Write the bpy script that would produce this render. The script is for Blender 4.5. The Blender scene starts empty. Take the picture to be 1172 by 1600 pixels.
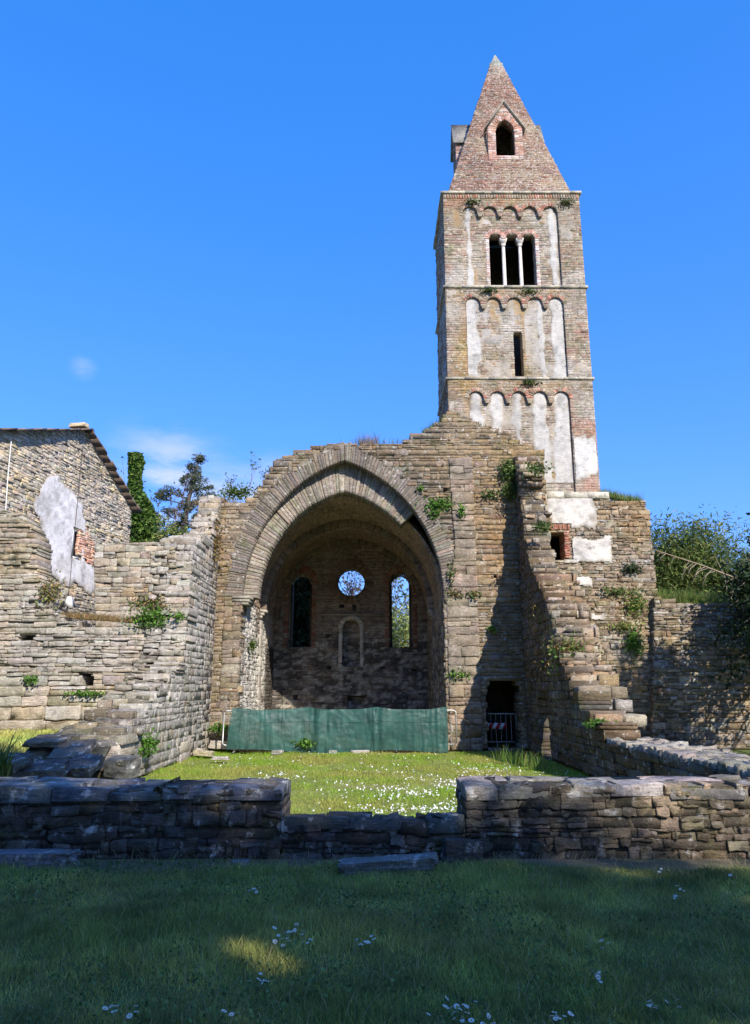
import bpy, math, random
import numpy as np
from mathutils import Vector
R_ = math.radians
random.seed(7)
rng = np.random.default_rng(7)
SC = bpy.context.scene
COL = SC.collection

# ------------------------------------------------------------------ camera
F = 1156.0; PX, PY = 586.0, 800.0; PITCH = R_(13.4)
CP, SP = math.cos(PITCH), math.sin(PITCH); EYE = 1.6
cam_d = bpy.data.cameras.new('camera'); cam = bpy.data.objects.new('camera', cam_d); COL.objects.link(cam)
cam.location = (0, 0, EYE); cam.rotation_euler = (math.pi/2 + PITCH, 0, 0)
cam_d.sensor_fit = 'VERTICAL'; cam_d.sensor_height = 36; cam_d.lens = F/1600*36
cam_d.clip_end = 3000; cam_d.clip_start = 0.05
SC.camera = cam
def at(x, y, Y):                     # photo pixel -> point on the plane at distance Y
    u = (x-PX)/F; v = (PY-y)/F; t = Y/(CP - v*SP)
    return (t*u, Y, EYE + t*(SP + v*CP))
def zat(y, Y): return at(PX, y, Y)[2]
def atX(x, y, X):                    # photo pixel -> point on the plane of constant X
    u = (x-PX)/F; v = (PY-y)/F; t = X/u
    return (X, t*(CP - v*SP), EYE + t*(SP + v*CP))

# ------------------------------------------------------------------ world, sun, exposure
SUN_AZ, SUN_EL = R_(28), R_(35.5)      # azimuth from -Y towards +X
w = bpy.data.worlds.new('World'); SC.world = w; w.use_nodes = True
nt = w.node_tree; nt.nodes.clear()
def N(nt, typ, **kw):
    n = nt.nodes.new(typ)
    for k, v in kw.items(): setattr(n, k, v)
    return n
def L(nt, a, b): nt.links.new(a, b)
wo = N(nt, 'ShaderNodeOutputWorld'); bg = N(nt, 'ShaderNodeBackground'); bg.inputs[1].default_value = 0.08
sky = N(nt, 'ShaderNodeTexSky', sky_type='NISHITA', sun_disc=False)
sky.sun_elevation = SUN_EL; sky.sun_rotation = math.pi - SUN_AZ; sky.altitude = 0; sky.air_density = 1.0; sky.dust_density = 0.6; sky.ozone_density = 2.2
h0 = N(nt, 'ShaderNodeHueSaturation'); h0.inputs['Saturation'].default_value = 1.42; h0.inputs['Value'].default_value = 2.2
L(nt, sky.outputs[0], h0.inputs['Color'])
gm = N(nt, 'ShaderNodeGamma'); gm.inputs[1].default_value = .5; L(nt, h0.outputs[0], gm.inputs[0])
hs = N(nt, 'ShaderNodeVectorMath', operation='MULTIPLY'); hs.inputs[1].default_value = (1.2, 1.87, 3.75); L(nt, gm.outputs[0], hs.inputs[0])
# thin clouds low on the left of the view
tc = N(nt, 'ShaderNodeTexCoord'); mp = N(nt, 'ShaderNodeMapping'); mp.inputs['Scale'].default_value = (3, 3, 9)
L(nt, tc.outputs['Generated'], mp.inputs[0])
nz = N(nt, 'ShaderNodeTexNoise'); nz.inputs['Scale'].default_value = 1.6; nz.inputs['Detail'].default_value = 8; nz.inputs['Roughness'].default_value = .6
L(nt, mp.outputs[0], nz.inputs['Vector'])
def blob(px, py, rad):
    p = Vector(at(px, py, 100)) - Vector((0, 0, EYE)); p.normalize()
    vm = N(nt, 'ShaderNodeVectorMath', operation='DISTANCE'); vm.inputs[1].default_value = p
    L(nt, tc.outputs['Generated'], vm.inputs[0])
    mr = N(nt, 'ShaderNodeMapRange'); mr.inputs[1].default_value = rad; mr.inputs[2].default_value = 0; mr.interpolation_type = 'SMOOTHSTEP'
    L(nt, vm.outputs['Value'], mr.inputs[0]); return mr.outputs[0]
b1, b2, b3 = blob(262, 765, .12), blob(130, 572, .022), blob(420, 800, .10)
ad = N(nt, 'ShaderNodeMath', operation='ADD'); L(nt, b1, ad.inputs[0]); L(nt, b3, ad.inputs[1])
m2 = N(nt, 'ShaderNodeMath', operation='MULTIPLY'); L(nt, b2, m2.inputs[0]); m2.inputs[1].default_value = .45
ad2 = N(nt, 'ShaderNodeMath', operation='ADD'); L(nt, ad.outputs[0], ad2.inputs[0]); L(nt, m2.outputs[0], ad2.inputs[1])
nr = N(nt, 'ShaderNodeMapRange'); nr.inputs[1].default_value = .42; nr.inputs[2].default_value = .66; nr.interpolation_type = 'SMOOTHSTEP'
L(nt, nz.outputs[0], nr.inputs[0])
mm = N(nt, 'ShaderNodeMath', operation='MULTIPLY'); mm.use_clamp = True; L(nt, ad2.outputs[0], mm.inputs[0]); L(nt, nr.outputs[0], mm.inputs[1])
mx = N(nt, 'ShaderNodeMix', data_type='RGBA'); L(nt, mm.outputs[0], mx.inputs[0]); L(nt, hs.outputs[0], mx.inputs[6]); mx.inputs[7].default_value = (7.0, 7.6, 8.2, 1)
L(nt, mx.outputs[2], bg.inputs[0]); L(nt, bg.outputs[0], wo.inputs[0])
sd = bpy.data.lights.new('sun', 'SUN'); so = bpy.data.objects.new('sun', sd); COL.objects.link(so)
sd.energy = 5.0; sd.angle = R_(.55); sd.color = (1, .925, .81)
SUNV = Vector((math.sin(SUN_AZ)*math.cos(SUN_EL), -math.cos(SUN_AZ)*math.cos(SUN_EL), math.sin(SUN_EL)))
so.rotation_euler = SUNV.to_track_quat('Z', 'Y').to_euler(); so.location = SUNV*60
SC.view_settings.view_transform = 'Standard'; SC.view_settings.look = 'None'
SC.view_settings.exposure = 0.50; SC.view_settings.gamma = 1.0
SC.render.engine = 'CYCLES'
SC.cycles.use_denoising = True; SC.cycles.max_bounces = 6; SC.cycles.diffuse_bounces = 3
SC.cycles.transparent_max_bounces = 8

# ------------------------------------------------------------------ materials
def base_mat(name, rough=.9, bumps=((18, .35, .02), (70, .3, .006)), var=.25, lichen=0, lich_scale=9, dark=0, use_attr=True, color=(.5, .5, .5), grain=0, lam=0, moss=0):
    m = bpy.data.materials.new(name); m.use_nodes = True; t = m.node_tree; p = t.nodes['Principled BSDF']
    p.inputs['Roughness'].default_value = rough; p.inputs['Specular IOR Level'].default_value = .25
    tc = N(t, 'ShaderNodeTexCoord'); vec = tc.outputs['Object']
    if use_attr:
        a = N(t, 'ShaderNodeAttribute', attribute_name='Col'); c = a.outputs['Color']
    else:
        a = N(t, 'ShaderNodeRGB'); a.outputs[0].default_value = (*color, 1); c = a.outputs[0]
    def noise(sc, det=5, ro=.6):
        n = N(t, 'ShaderNodeTexNoise'); n.inputs['Scale'].default_value = sc; n.inputs['Detail'].default_value = det; n.inputs['Roughness'].default_value = ro
        L(t, vec, n.inputs['Vector']); return n.outputs[0]
    def rmp(s, a0, a1, b0=0, b1=1):
        r = N(t, 'ShaderNodeMapRange'); r.inputs[1].default_value = a0; r.inputs[2].default_value = a1; r.inputs[3].default_value = b0; r.inputs[4].default_value = b1
        L(t, s, r.inputs[0]); return r.outputs[0]
    def mul(c, s):
        x = N(t, 'ShaderNodeVectorMath', operation='SCALE'); L(t, c, x.inputs[0]); L(t, s, x.inputs['Scale']); return x.outputs[0]
    def mixc(f, c1, col):
        x = N(t, 'ShaderNodeMix', data_type='RGBA'); L(t, f, x.inputs[0]); L(t, c1, x.inputs[6]); x.inputs[7].default_value = (*col, 1); return x.outputs[2]
    if var:
        c = mul(c, rmp(noise(6, 6, .7), .3, .7, 1-var, 1+var)); c = mul(c, rmp(noise(1.1, 3), .3, .7, 1-var*.6, 1+var*.6))
    if grain:
        c = mul(c, rmp(noise(45, 3, .7), .3, .7, 1-grain, 1+grain))
    if dark:
        c = mixc(rmp(noise(3.3, 8, .75), .60-.1*dark, .70, 0, .75), c, (.055, .05, .042))
    if moss: c = mixc(rmp(noise(2.6, 8, .7), .60-.05*moss, .70, 0, .7), c, (.085, .095, .03))
    if lichen:
        c = mixc(rmp(noise(lich_scale, 5, .65), .63-.08*lichen, .68, 0, .8), c, (.55, .53, .48))
        c = mixc(rmp(noise(lich_scale*.6, 6, .7), .66-.06*lichen, .74, 0, .55), c, (.34, .24, .08))
    L(t, c, p.inputs['Base Color'])
    if lam:
        mp_ = N(t, 'ShaderNodeMapping'); mp_.inputs['Scale'].default_value = (3.0, 3.0, 22.0); L(t, vec, mp_.inputs[0])
        ln = N(t, 'ShaderNodeTexNoise'); ln.inputs['Scale'].default_value = 2.0; ln.inputs['Detail'].default_value = 5; ln.inputs['Roughness'].default_value = .7; L(t, mp_.outputs[0], ln.inputs['Vector'])
        c = mul(c, rmp(ln.outputs[0], .3, .7, 1-lam, 1+lam)); L(t, c, p.inputs['Base Color'])
    prev = None
    if lam:
        b = N(t, 'ShaderNodeBump'); b.inputs['Strength'].default_value = .6; b.inputs['Distance'].default_value = .03; L(t, ln.outputs[0], b.inputs['Height']); prev = b.outputs[0]
    for sc, st, di in bumps:
        b = N(t, 'ShaderNodeBump'); b.inputs['Strength'].default_value = st; b.inputs['Distance'].default_value = di
        L(t, noise(sc, 6, .65), b.inputs['Height'])
        if prev: L(t, prev, b.inputs['Normal'])
        prev = b.outputs[0]
    if prev: L(t, prev, p.inputs['Normal'])
    return m
M = {}
M['stone'] = base_mat('rubble_stone', moss=1, lam=.28, lichen=.45, dark=.45, grain=.38, bumps=((14, .7, .03), (60, .5, .01)))
M['pale'] = base_mat('pale_stone', moss=.5, lam=.38, lichen=.6, dark=.1, grain=.32, bumps=((14, .6, .03), (60, .5, .01)))
M['tower'] = base_mat('tower_stone', moss=1, lam=.38, lichen=.75, lich_scale=11, dark=.4, grain=.3, bumps=((16, .6, .02), (60, .5, .01)))
M['spire'] = base_mat('spire_stone', lichen=1.8, lich_scale=17, dark=.5, grain=.3, bumps=((16, .8, .03), (60, .5, .01)))
M['inner'] = base_mat('sooty_stone', lam=.38, lichen=.1, dark=.5, grain=.2, bumps=((14, .6, .03), (60, .5, .01)))
M['vaultm'] = base_mat('vault_stone', lichen=.0, dark=.3, grain=.2, bumps=((10, .5, .03), (60, .5, .01)))
M['plaster'] = base_mat('old_plaster', lam=.12, var=.2, dark=.12, grain=.12, bumps=((9, .5, .02), (50, .4, .006)))
M['front'] = base_mat('mossy_stone', moss=1, lam=.38, lichen=.55, lich_scale=6, dark=.8, grain=.3, bumps=((12, .8, .035), (50, .5, .012)))
M['slate'] = base_mat('roof_slate', use_attr=False, color=(.16, .12, .10), lichen=.3)
M['bark'] = base_mat('bark', use_attr=True, lichen=.1, bumps=((25, .8, .02),))
M['metal'] = base_mat('galvanised_metal', use_attr=False, color=(.45, .45, .44), rough=.45, var=.1, bumps=()); M['metal'].node_tree.nodes['Principled BSDF'].inputs['Metallic'].default_value = .6
M['red'] = base_mat('red_paint', use_attr=False, color=(.45, .03, .03), rough=.5, var=.1, bumps=())
M['white'] = base_mat('white_paint', use_attr=False, color=(.75, .75, .73), rough=.5, var=.1, bumps=())
M['black'] = base_mat('black_plastic', use_attr=False, color=(.02, .02, .02), rough=.5, var=.1, bumps=())
M['wire'] = base_mat('grey_cable', use_attr=False, color=(.1, .09, .085), rough=.6, var=.1, bumps=())
def leaf_mat(name, trans=.35, rough=.6):
    m = bpy.data.materials.new(name); m.use_nodes = True; t = m.node_tree; p = t.nodes['Principled BSDF']; o = t.nodes['Material Output']
    a = N(t, 'ShaderNodeAttribute', attribute_name='Col'); L(t, a.outputs['Color'], p.inputs['Base Color'])
    p.inputs['Roughness'].default_value = rough; p.inputs['Specular IOR Level'].default_value = .3
    tr = N(t, 'ShaderNodeBsdfTranslucent'); L(t, a.outputs['Color'], tr.inputs[0])
    mx = N(t, 'ShaderNodeMixShader'); mx.inputs[0].default_value = trans
    L(t, p.outputs[0], mx.inputs[1]); L(t, tr.outputs[0], mx.inputs[2]); L(t, mx.outputs[0], o.inputs[0]); return m
M['leaf'] = leaf_mat('leaf'); M['grass'] = leaf_mat('grass_blade', .45)
M['petal'] = leaf_mat('petal', .3)
def net_mat():
    m = bpy.data.materials.new('green_netting'); m.use_nodes = True; t = m.node_tree; p = t.nodes['Principled BSDF']; o = t.nodes['Material Output']
    tc = N(t, 'ShaderNodeTexCoord'); n = N(t, 'ShaderNodeTexNoise'); n.inputs['Scale'].default_value = 3; n.inputs['Detail'].default_value = 6; L(t, tc.outputs['Object'], n.inputs[0])
    r = N(t, 'ShaderNodeValToRGB'); r.color_ramp.elements[0].position = .3; r.color_ramp.elements[0].color = (.012, .050, .042, 1); r.color_ramp.elements[1].position = .75; r.color_ramp.elements[1].color = (.03, .11, .09, 1)
    L(t, n.outputs[0], r.inputs[0])
    n2 = N(t, 'ShaderNodeTexNoise'); n2.inputs['Scale'].default_value = 40; n2.inputs['Detail'].default_value = 4; L(t, tc.outputs['Object'], n2.inputs[0])
    mr = N(t, 'ShaderNodeMapRange'); mr.inputs[1].default_value = .62; mr.inputs[2].default_value = .7; mr.inputs[4].default_value = .5; L(t, n2.outputs[0], mr.inputs[0])
    mc = N(t, 'ShaderNodeMix', data_type='RGBA'); L(t, mr.outputs[0], mc.inputs[0]); L(t, r.outputs[0], mc.inputs[6]); mc.inputs[7].default_value = (.10, .19, .165, 1)
    L(t, mc.outputs[2], p.inputs['Base Color']); p.inputs['Roughness'].default_value = .5
    tp = N(t, 'ShaderNodeBsdfTransparent'); mx = N(t, 'ShaderNodeMixShader'); mx.inputs[0].default_value = .1
    L(t, p.outputs[0], mx.inputs[1]); L(t, tp.outputs[0], mx.inputs[2]); L(t, mx.outputs[0], o.inputs[0]); return m
M['net'] = net_mat()

# ------------------------------------------------------------------ mesh helpers
class Acc:
    """collects vertices, quads / triangles and vertex colours of ONE mesh"""
    def __init__(s): s.v = []; s.q = []; s.c = []; s.n = 0
    def add(s, v, q, c):
        v = np.asarray(v, np.float32).reshape(-1, 3); q = np.asarray(q, np.int64)
        c = np.broadcast_to(np.asarray(c, np.float32), (len(v), 3))
        s.v.append(v); s.q.append(q.reshape(-1, q.shape[-1]) + s.n); s.c.append(c); s.n += len(v)
    def build(s, name, mat, parent=None, smooth=False, origin=None):
        v = np.concatenate(s.v); c = np.concatenate(s.c)
        if origin is not None: v = v - np.asarray(origin, np.float32)
        tot = [len(x)*x.shape[1] for x in s.q]
        li = np.concatenate([x.ravel() for x in s.q]); lt = np.concatenate([np.full(len(x), x.shape[1]) for x in s.q])
        me = bpy.data.meshes.new(name); me.vertices.add(len(v)); me.vertices.foreach_set('co', v.ravel())
        me.loops.add(len(li)); me.loops.foreach_set('vertex_index', li.astype(np.int32))
        ls = np.concatenate([[0], np.cumsum(lt)[:-1]]); me.polygons.add(len(lt)); me.polygons.foreach_set('loop_start', ls.astype(np.int32))
        try: me.polygons.foreach_set('loop_total', lt.astype(np.int32))
        except Exception: pass
        a = me.color_attributes.new('Col', 'FLOAT_COLOR', 'POINT')
        a.data.foreach_set('color', np.concatenate([np.clip(c, .004, .95), np.ones((len(c), 1), np.float32)], 1).astype(np.float32).ravel())
        me.update(calc_edges=True); me.validate()
        if smooth: me.polygons.foreach_set('use_smooth', [True]*len(me.polygons))
        me.materials.append(M[mat] if isinstance(mat, str) else mat)
        o = bpy.data.objects.new(name, me); COL.objects.link(o)
        if parent is not None: o.parent = parent
        if origin is not None: o.location = origin
        return o
    def box(s, lo, hi, c=(.3, .3, .3)):
        x0, y0, z0 = lo; x1, y1, z1 = hi
        v = [(x0, y0, z0), (x1, y0, z0), (x1, y1, z0), (x0, y1, z0), (x0, y0, z1), (x1, y0, z1), (x1, y1, z1), (x0, y1, z1)]
        s.add(v, [(0, 3, 2, 1), (4, 5, 6, 7), (0, 1, 5, 4), (1, 2, 6, 5), (2, 3, 7, 6), (3, 0, 4, 7)], c)
    def tube(s, pts, rad, k=6, c=(.1, .08, .06)):
        pts = np.asarray(pts, float); n = len(pts); rad = np.broadcast_to(rad, (n,))
        V = []
        for i in range(n):
            d = pts[min(i+1, n-1)] - pts[max(i-1, 0)]; d /= (np.linalg.norm(d)+1e-9)
            a = np.cross(d, (0, 0, 1) if abs(d[2]) < .9 else (1, 0, 0)); a /= np.linalg.norm(a); b = np.cross(d, a)
            for j in range(k):
                t = 2*math.pi*j/k; V.append(pts[i] + rad[i]*(a*math.cos(t) + b*math.sin(t)))
        Q = [(i*k+j, i*k+(j+1) % k, (i+1)*k+(j+1) % k, (i+1)*k+j) for i in range(n-1) for j in range(k)]
        s.add(V, Q, c)
        if k == 4: s.add([V[0], V[1], V[2], V[3], V[-4], V[-3], V[-2], V[-1]], [(0, 1, 2, 3), (4, 5, 6, 7)], c)

def tag(o, label=None, cat=None, group=None, kind=None):
    if label: o['label'] = label
    if cat: o['category'] = cat
    if group: o['group'] = group
    if kind: o['kind'] = kind
    return o
def empty(name, loc, label=None, cat=None, group=None):
    o = bpy.data.objects.new(name, None); o.location = loc; COL.objects.link(o); o.empty_display_size = .3
    return tag(o, label, cat, group)
def world_parent(ch, par):           # child meshes are modelled in world coordinates
    ch.parent = par; ch.location = Vector(ch.location) - Vector(par.location)
class Part:
    """build an Acc as a child of an Empty whose meshes are in world coordinates"""
def part(acc, name, mat, par, off=(0, 0, 0), smooth=False):
    o = acc.build(name, mat, None, smooth); o.parent = par
    o.location = -Vector(off); return o

# smooth value noise in numpy
_T = rng.random((64, 64, 64)).astype(np.float32)
def vnoise(p, sc=1.0):
    p = np.asarray(p, float)*sc; i = np.floor(p).astype(int); f = p-i; f = f*f*(3-2*f); i %= 64; j = (i+1) % 64
    x0, y0, z0 = i[..., 0], i[..., 1], i[..., 2]; x1, y1, z1 = j[..., 0], j[..., 1], j[..., 2]; fx, fy, fz = f[..., 0], f[..., 1], f[..., 2]
    l = lambda a, b, t: a+(b-a)*t
    return l(l(l(_T[x0, y0, z0], _T[x1, y0, z0], fx), l(_T[x0, y1, z0], _T[x1, y1, z0], fx), fy),
             l(l(_T[x0, y0, z1], _T[x1, y0, z1], fx), l(_T[x0, y1, z1], _T[x1, y1, z1], fx), fy), fz)
def fbm(p, sc=1.0, o=4):
    s = 0; a = .5; tot = 0
    for _ in range(o): s = s + a*vnoise(p, sc); tot += a; sc *= 2.1; a *= .55
    return s/tot

def plane(O, U, V, Nn):
    O, U, V, Nn = [np.asarray(q, float) for q in (O, U, V, Nn)]
    def f(u, v, w): return O + u[..., None]*U + v[..., None]*V + w[..., None]*Nn
    return f
def face_south(Y): return plane((0, Y, 0), (1, 0, 0), (0, 0, 1), (0, -1, 0))      # looks at the camera; u = X, v = Z
def face_east(X): return plane((X, 0, 0), (0, 1, 0), (0, 0, 1), (1, 0, 0))        # u = Y
def face_west(X): return plane((X, 0, 0), (0, 1, 0), (0, 0, 1), (-1, 0, 0))

_KS, _KT = 6, 4
_gs, _gt = np.meshgrid(np.array([0, .05, .34, .66, .95, 1.0]), np.array([0, .09, .91, 1.0])); _gs = _gs.ravel(); _gt = _gt.ravel(); _NF = _KS*_KT
_front = [(r*_KS+c, r*_KS+c+1, (r+1)*_KS+c+1, (r+1)*_KS+c) for r in range(_KT-1) for c in range(_KS-1)]
_ring = [c for c in range(_KS)] + [r*_KS+_KS-1 for r in range(1, _KT)] + [(_KT-1)*_KS+c for c in range(_KS-2, -1, -1)] + [r*_KS for r in range(_KT-2, 0, -1)]
_nr = len(_ring); _side = [(_ring[i], _NF+i, _NF+(i+1) % _nr, _ring[(i+1) % _nr]) for i in range(_nr)]
_Q = np.array(_front + _side)
_edge = np.array([(1 if (s in (0, 1)) else 0) + (1 if (t in (0, 1)) else 0) for s, t in zip(_gs, _gt)])
def stones(acc, fmap, quads, depth, prot, col, rough=.012, roundness=.009, paint=None, irr=.15):
    """quads (N,4,2): corners bl, br, tr, tl in wall coordinates"""
    q = np.asarray(quads, float); n = len(q)
    if n == 0: return
    depth = np.broadcast_to(depth, (n,)); prot = np.broadcast_to(prot, (n,))
    s = _gs; t = _gt
    B = (q[:, 0, None]*((1-s)*(1-t))[None, :, None] + q[:, 1, None]*(s*(1-t))[None, :, None] + q[:, 2, None]*(s*t)[None, :, None] + q[:, 3, None]*((1-s)*t)[None, :, None])
    c = B.mean(1, keepdims=True)
    size = np.minimum(np.linalg.norm(q[:, 1]-q[:, 0], axis=1), np.linalg.norm(q[:, 3]-q[:, 0], axis=1))
    B = B + (rng.random((n, _NF, 2))-.5)*(size*irr)[:, None, None]*((_edge == 0)[None, :, None]*.6 + .8)*np.array((.6, 1.0))
    corner = (_edge == 2)
    B = np.where(corner[None, :, None], B + (c-B)*rng.uniform(.0, .10, (n, _NF, 1)), B)
    rd = np.minimum(roundness, size*.22)
    wv = prot[:, None] - rd[:, None]*np.where(_edge == 0, 0, np.where(_edge == 1, .75, 1.5))[None] + (rng.random((n, _NF))-.5)*rough*2
    wv = wv + (rng.normal(0, 1, n)*rough*.9)[:, None]*(_gs-.5)[None] + (rng.normal(0, 1, n)*rough*.9)[:, None]*(_gt-.5)[None]
    bk = B[:, _ring]; wb = np.repeat(-depth[:, None], _nr, 1)
    U = np.concatenate([B, bk], 1); W = np.concatenate([wv, wb], 1)
    P = fmap(U[..., 0], U[..., 1], W)
    C = np.asarray(col)[:, None, :]*(1 + (rng.random((n, _NF+_nr, 1))-.5)*.22)
    C[:, _NF:] *= .75
    if paint is not None: C = paint(P, C)
    nv = _NF+_nr
    Q = _Q[None] + (np.arange(n)*nv)[:, None, None]
    acc.add(P.reshape(-1, 3), Q.reshape(-1, 4), C.reshape(-1, 3))

def scan(polys, z):
    xs = []
    for p in polys:
        for i in range(len(p)):
            a, b = p[i], p[(i+1) % len(p)]
            if (a[1] <= z) != (b[1] <= z): xs.append(a[0] + (z-a[1])*(b[0]-a[0])/(b[1]-a[1]))
    xs.sort(); return [(xs[i], xs[i+1]) for i in range(0, len(xs)-1, 2)]
def clip_poly(p, zlo, zhi):
    out = []
    def cl(P, f, z):
        r = []
        for i in range(len(P)):
            A, B = P[i], P[(i+1) % len(P)]; ia, ib = f(A[1]), f(B[1])
            if ia: r.append(A)
            if ia != ib: t = (z-A[1])/(B[1]-A[1]); r.append((A[0]+t*(B[0]-A[0]), z))
        return r
    return cl(cl(p, lambda q: q >= zlo, zlo), lambda q: q <= zhi, zhi)
def palette(cols, n, jit=.12):
    cols = np.asarray(cols, float); c = cols[rng.integers(0, len(cols), n)]
    return c*(1+rng.normal(0, jit, (n, 1))).clip(.5, 1.6)*(1+rng.normal(0, .03, (n, 3)))
def masonry(acc, fmap, polys, pal, hr=(.09, .2), lr=(.16, .5), T=.7, wig=.018, gap=.007, prot=(0, .03), split=.25, ragged=.05, core=(.17, .14, .105),
            depth=(.18, .3), paint=None, rough=.012, end_full=True, miss=.008, coreback=True, jit=.12, core_in=.008, core_u=1.0, palf=None, irr=.17, roundness=.009):
    zs = [p[1] for q in polys for p in q]; z = min(zs); z1 = max(zs)
    lev = [z]
    while lev[-1] < z1 - hr[0]*.6: lev.append(lev[-1] + rng.uniform(*hr))
    if lev[-1] > z1: lev[-1] = z1
    else: lev.append(z1)
    ph = rng.uniform(0, 6.28, (len(lev), 3)); amp = rng.uniform(.4, 1.2, len(lev))*wig; amp[0] = 0; 
    def lv(k, u): return lev[k] + amp[k]*(np.sin(u*1.7+ph[k, 0]) + .6*np.sin(u*4.1+ph[k, 1]) + .3*np.sin(u*9+ph[k, 2]))/1.5
    Q = []; D = []; PR = []
    CV = []; CQ = []; nb = 0
    for k in range(len(lev)-1):
        a, b = lev[k], lev[k+1]; h = b-a
        if h < .015: continue
        for (u0, u1) in scan(polys, (a+b)/2):
            if u1-u0 < .04: continue
            r0 = u0 + rng.uniform(-ragged, ragged)*.6; r1 = u1 + rng.uniform(-ragged, ragged)*.6
            c0 = r0 + .05*core_u; c1 = r1 - .05*core_u
            if c1 > c0 and coreback:
                CV += [(x, y, ww) for ww in (-core_in, -T) for x, y in ((c0, a-.002), (c1, a-.002), (c1, b-.012), (c0, b-.012))]
                CQ += [[nb+i for i in f] for f in ((0, 1, 2, 3), (4, 7, 6, 5), (0, 4, 5, 1), (1, 5, 6, 2), (2, 6, 7, 3), (3, 7, 4, 0))]; nb += 8
            u = r0; first = True
            lm = max(lr[0]*1.1, lr[1]*min(1.3, .5+h/hr[1]))
            while u < r1-1e-4:
                ln = rng.uniform(lr[0], lm)
                if r1 - (u+ln) < lr[0]*.6: ln = r1-u
                e = u+ln; last = e >= r1-1e-4
                g = gap*rng.uniform(.3, 1.4)
                s1, s2 = rng.uniform(-.012, .012, 2)
                x0b, x1b, x0t, x1t = u+g/2, e-g/2, u+g/2, e-g/2
                if not first: x0b += 0; 
                zb0, zb1, zt0, zt1 = lv(k, x0b)+g/2, lv(k, x1b)+g/2, lv(k+1, x0t)-g/2, lv(k+1, x1t)-g/2
                if k == len(lev)-2: zt0 += rng.uniform(-.03, .03); zt1 += rng.uniform(-.03, .03)
                dd = T if (end_full and (first or last)) else rng.uniform(*depth)
                if rng.random() > miss or first or last:
                    pr = rng.uniform(*prot)
                    if rng.random() < split and h > .09:
                        f = rng.uniform(.35, .65); m0 = zb0+(zt0-zb0)*f; m1 = zb1+(zt1-zb1)*(f+rng.uniform(-.08, .08))
                        Q.append([(x0b, zb0), (x1b, zb1), (x1b, m1-g/2), (x0b, m0-g/2)]); Q.append([(x0b, m0+g/2), (x1b, m1+g/2), (x1t, zt1), (x0t, zt0)])
                        D += [dd, dd]; PR += [pr, rng.uniform(*prot)]
                    else:
                        Q.append([(x0b, zb0), (x1b, zb1), (x1t, zt1), (x0t, zt0)]); D.append(dd); PR.append(pr)
                u = e; first = False
    if not Q: return
    Q = np.array(Q); n = len(Q)
    col = palette(pal, n, jit)
    if palf is not None: col = palf(Q.mean(1), col)
    stones(acc, fmap, Q, np.array(D), np.array(PR), col, rough=rough, paint=paint, irr=irr, roundness=roundness)
    if nb:
        CV = np.array(CV); P = fmap(CV[:, 0], CV[:, 1], CV[:, 2]); C = np.broadcast_to(np.asarray(core, float), P.shape).copy()
        if paint is not None: C = paint(P[None], C[None])[0]
        acc.add(P, CQ, C)

def arc_pts(cx, zs, a, Rr, n=14):
    """pointed arch intrados from left spring over apex to right spring"""
    th = math.acos((Rr-a)/Rr); L_ = [(cx + (Rr-a) - Rr*math.cos(th*i/n), zs + Rr*math.sin(th*i/n)) for i in range(n+1)]
    return L_ + [(2*cx-x, z) for x, z in L_[-2::-1]]
def arch_poly(cx, z0, zs, a, Rr=None, n=14):
    Rr = Rr or a
    return [(cx-a, z0)] + arc_pts(cx, zs, a, Rr, n) + [(cx+a, z0)]
def voussoirs(acc, fmap, cx, zs, a, Rr, wdt, pal, step=.14, depth=.5, prot=(.02, .05), jitw=.0, gap=.008, paint=None, rough=.008, jit=.12, sides=(1, -1), tmax=1.0):
    Rr = Rr or a; th = math.acos(max(-1, min(1, (Rr-a)/Rr))); Q = []
    for side in sides:
        t = 0; tm = th*(tmax if side == -1 else 1); tstart = 0
        if tmax < 1 and side == -1: t = th*(1-tmax)
        while t < th-1e-5:
            dt = step*rng.uniform(.75, 1.3)/Rr
            if th-(t+dt) < dt*.5: dt = th-t
            g = gap/Rr/2; wo = wdt + rng.uniform(-jitw, jitw)
            def P(r, ang):
                thr = math.acos(max(-1, min(1, (Rr-a)/r))); ang = ang + (thr-th)*(max(ang, 0)/th)**2; x = (Rr-a) - r*math.cos(ang)
                return (cx + side*x, zs + r*math.sin(ang))
            t0, t1 = t+g, t+dt-g
            if side == 1: Q.append([P(Rr, t0), P(Rr, t1), P(Rr+wo, t1), P(Rr+wo, t0)])
            else: Q.append([P(Rr, t1), P(Rr, t0), P(Rr+wo, t0), P(Rr+wo, t1)])
            t += dt
    n = len(Q); stones(acc, fmap, Q, depth, rng.uniform(*prot, n), palette(pal, n, jit), rough=rough, roundness=.012, paint=paint)

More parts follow.
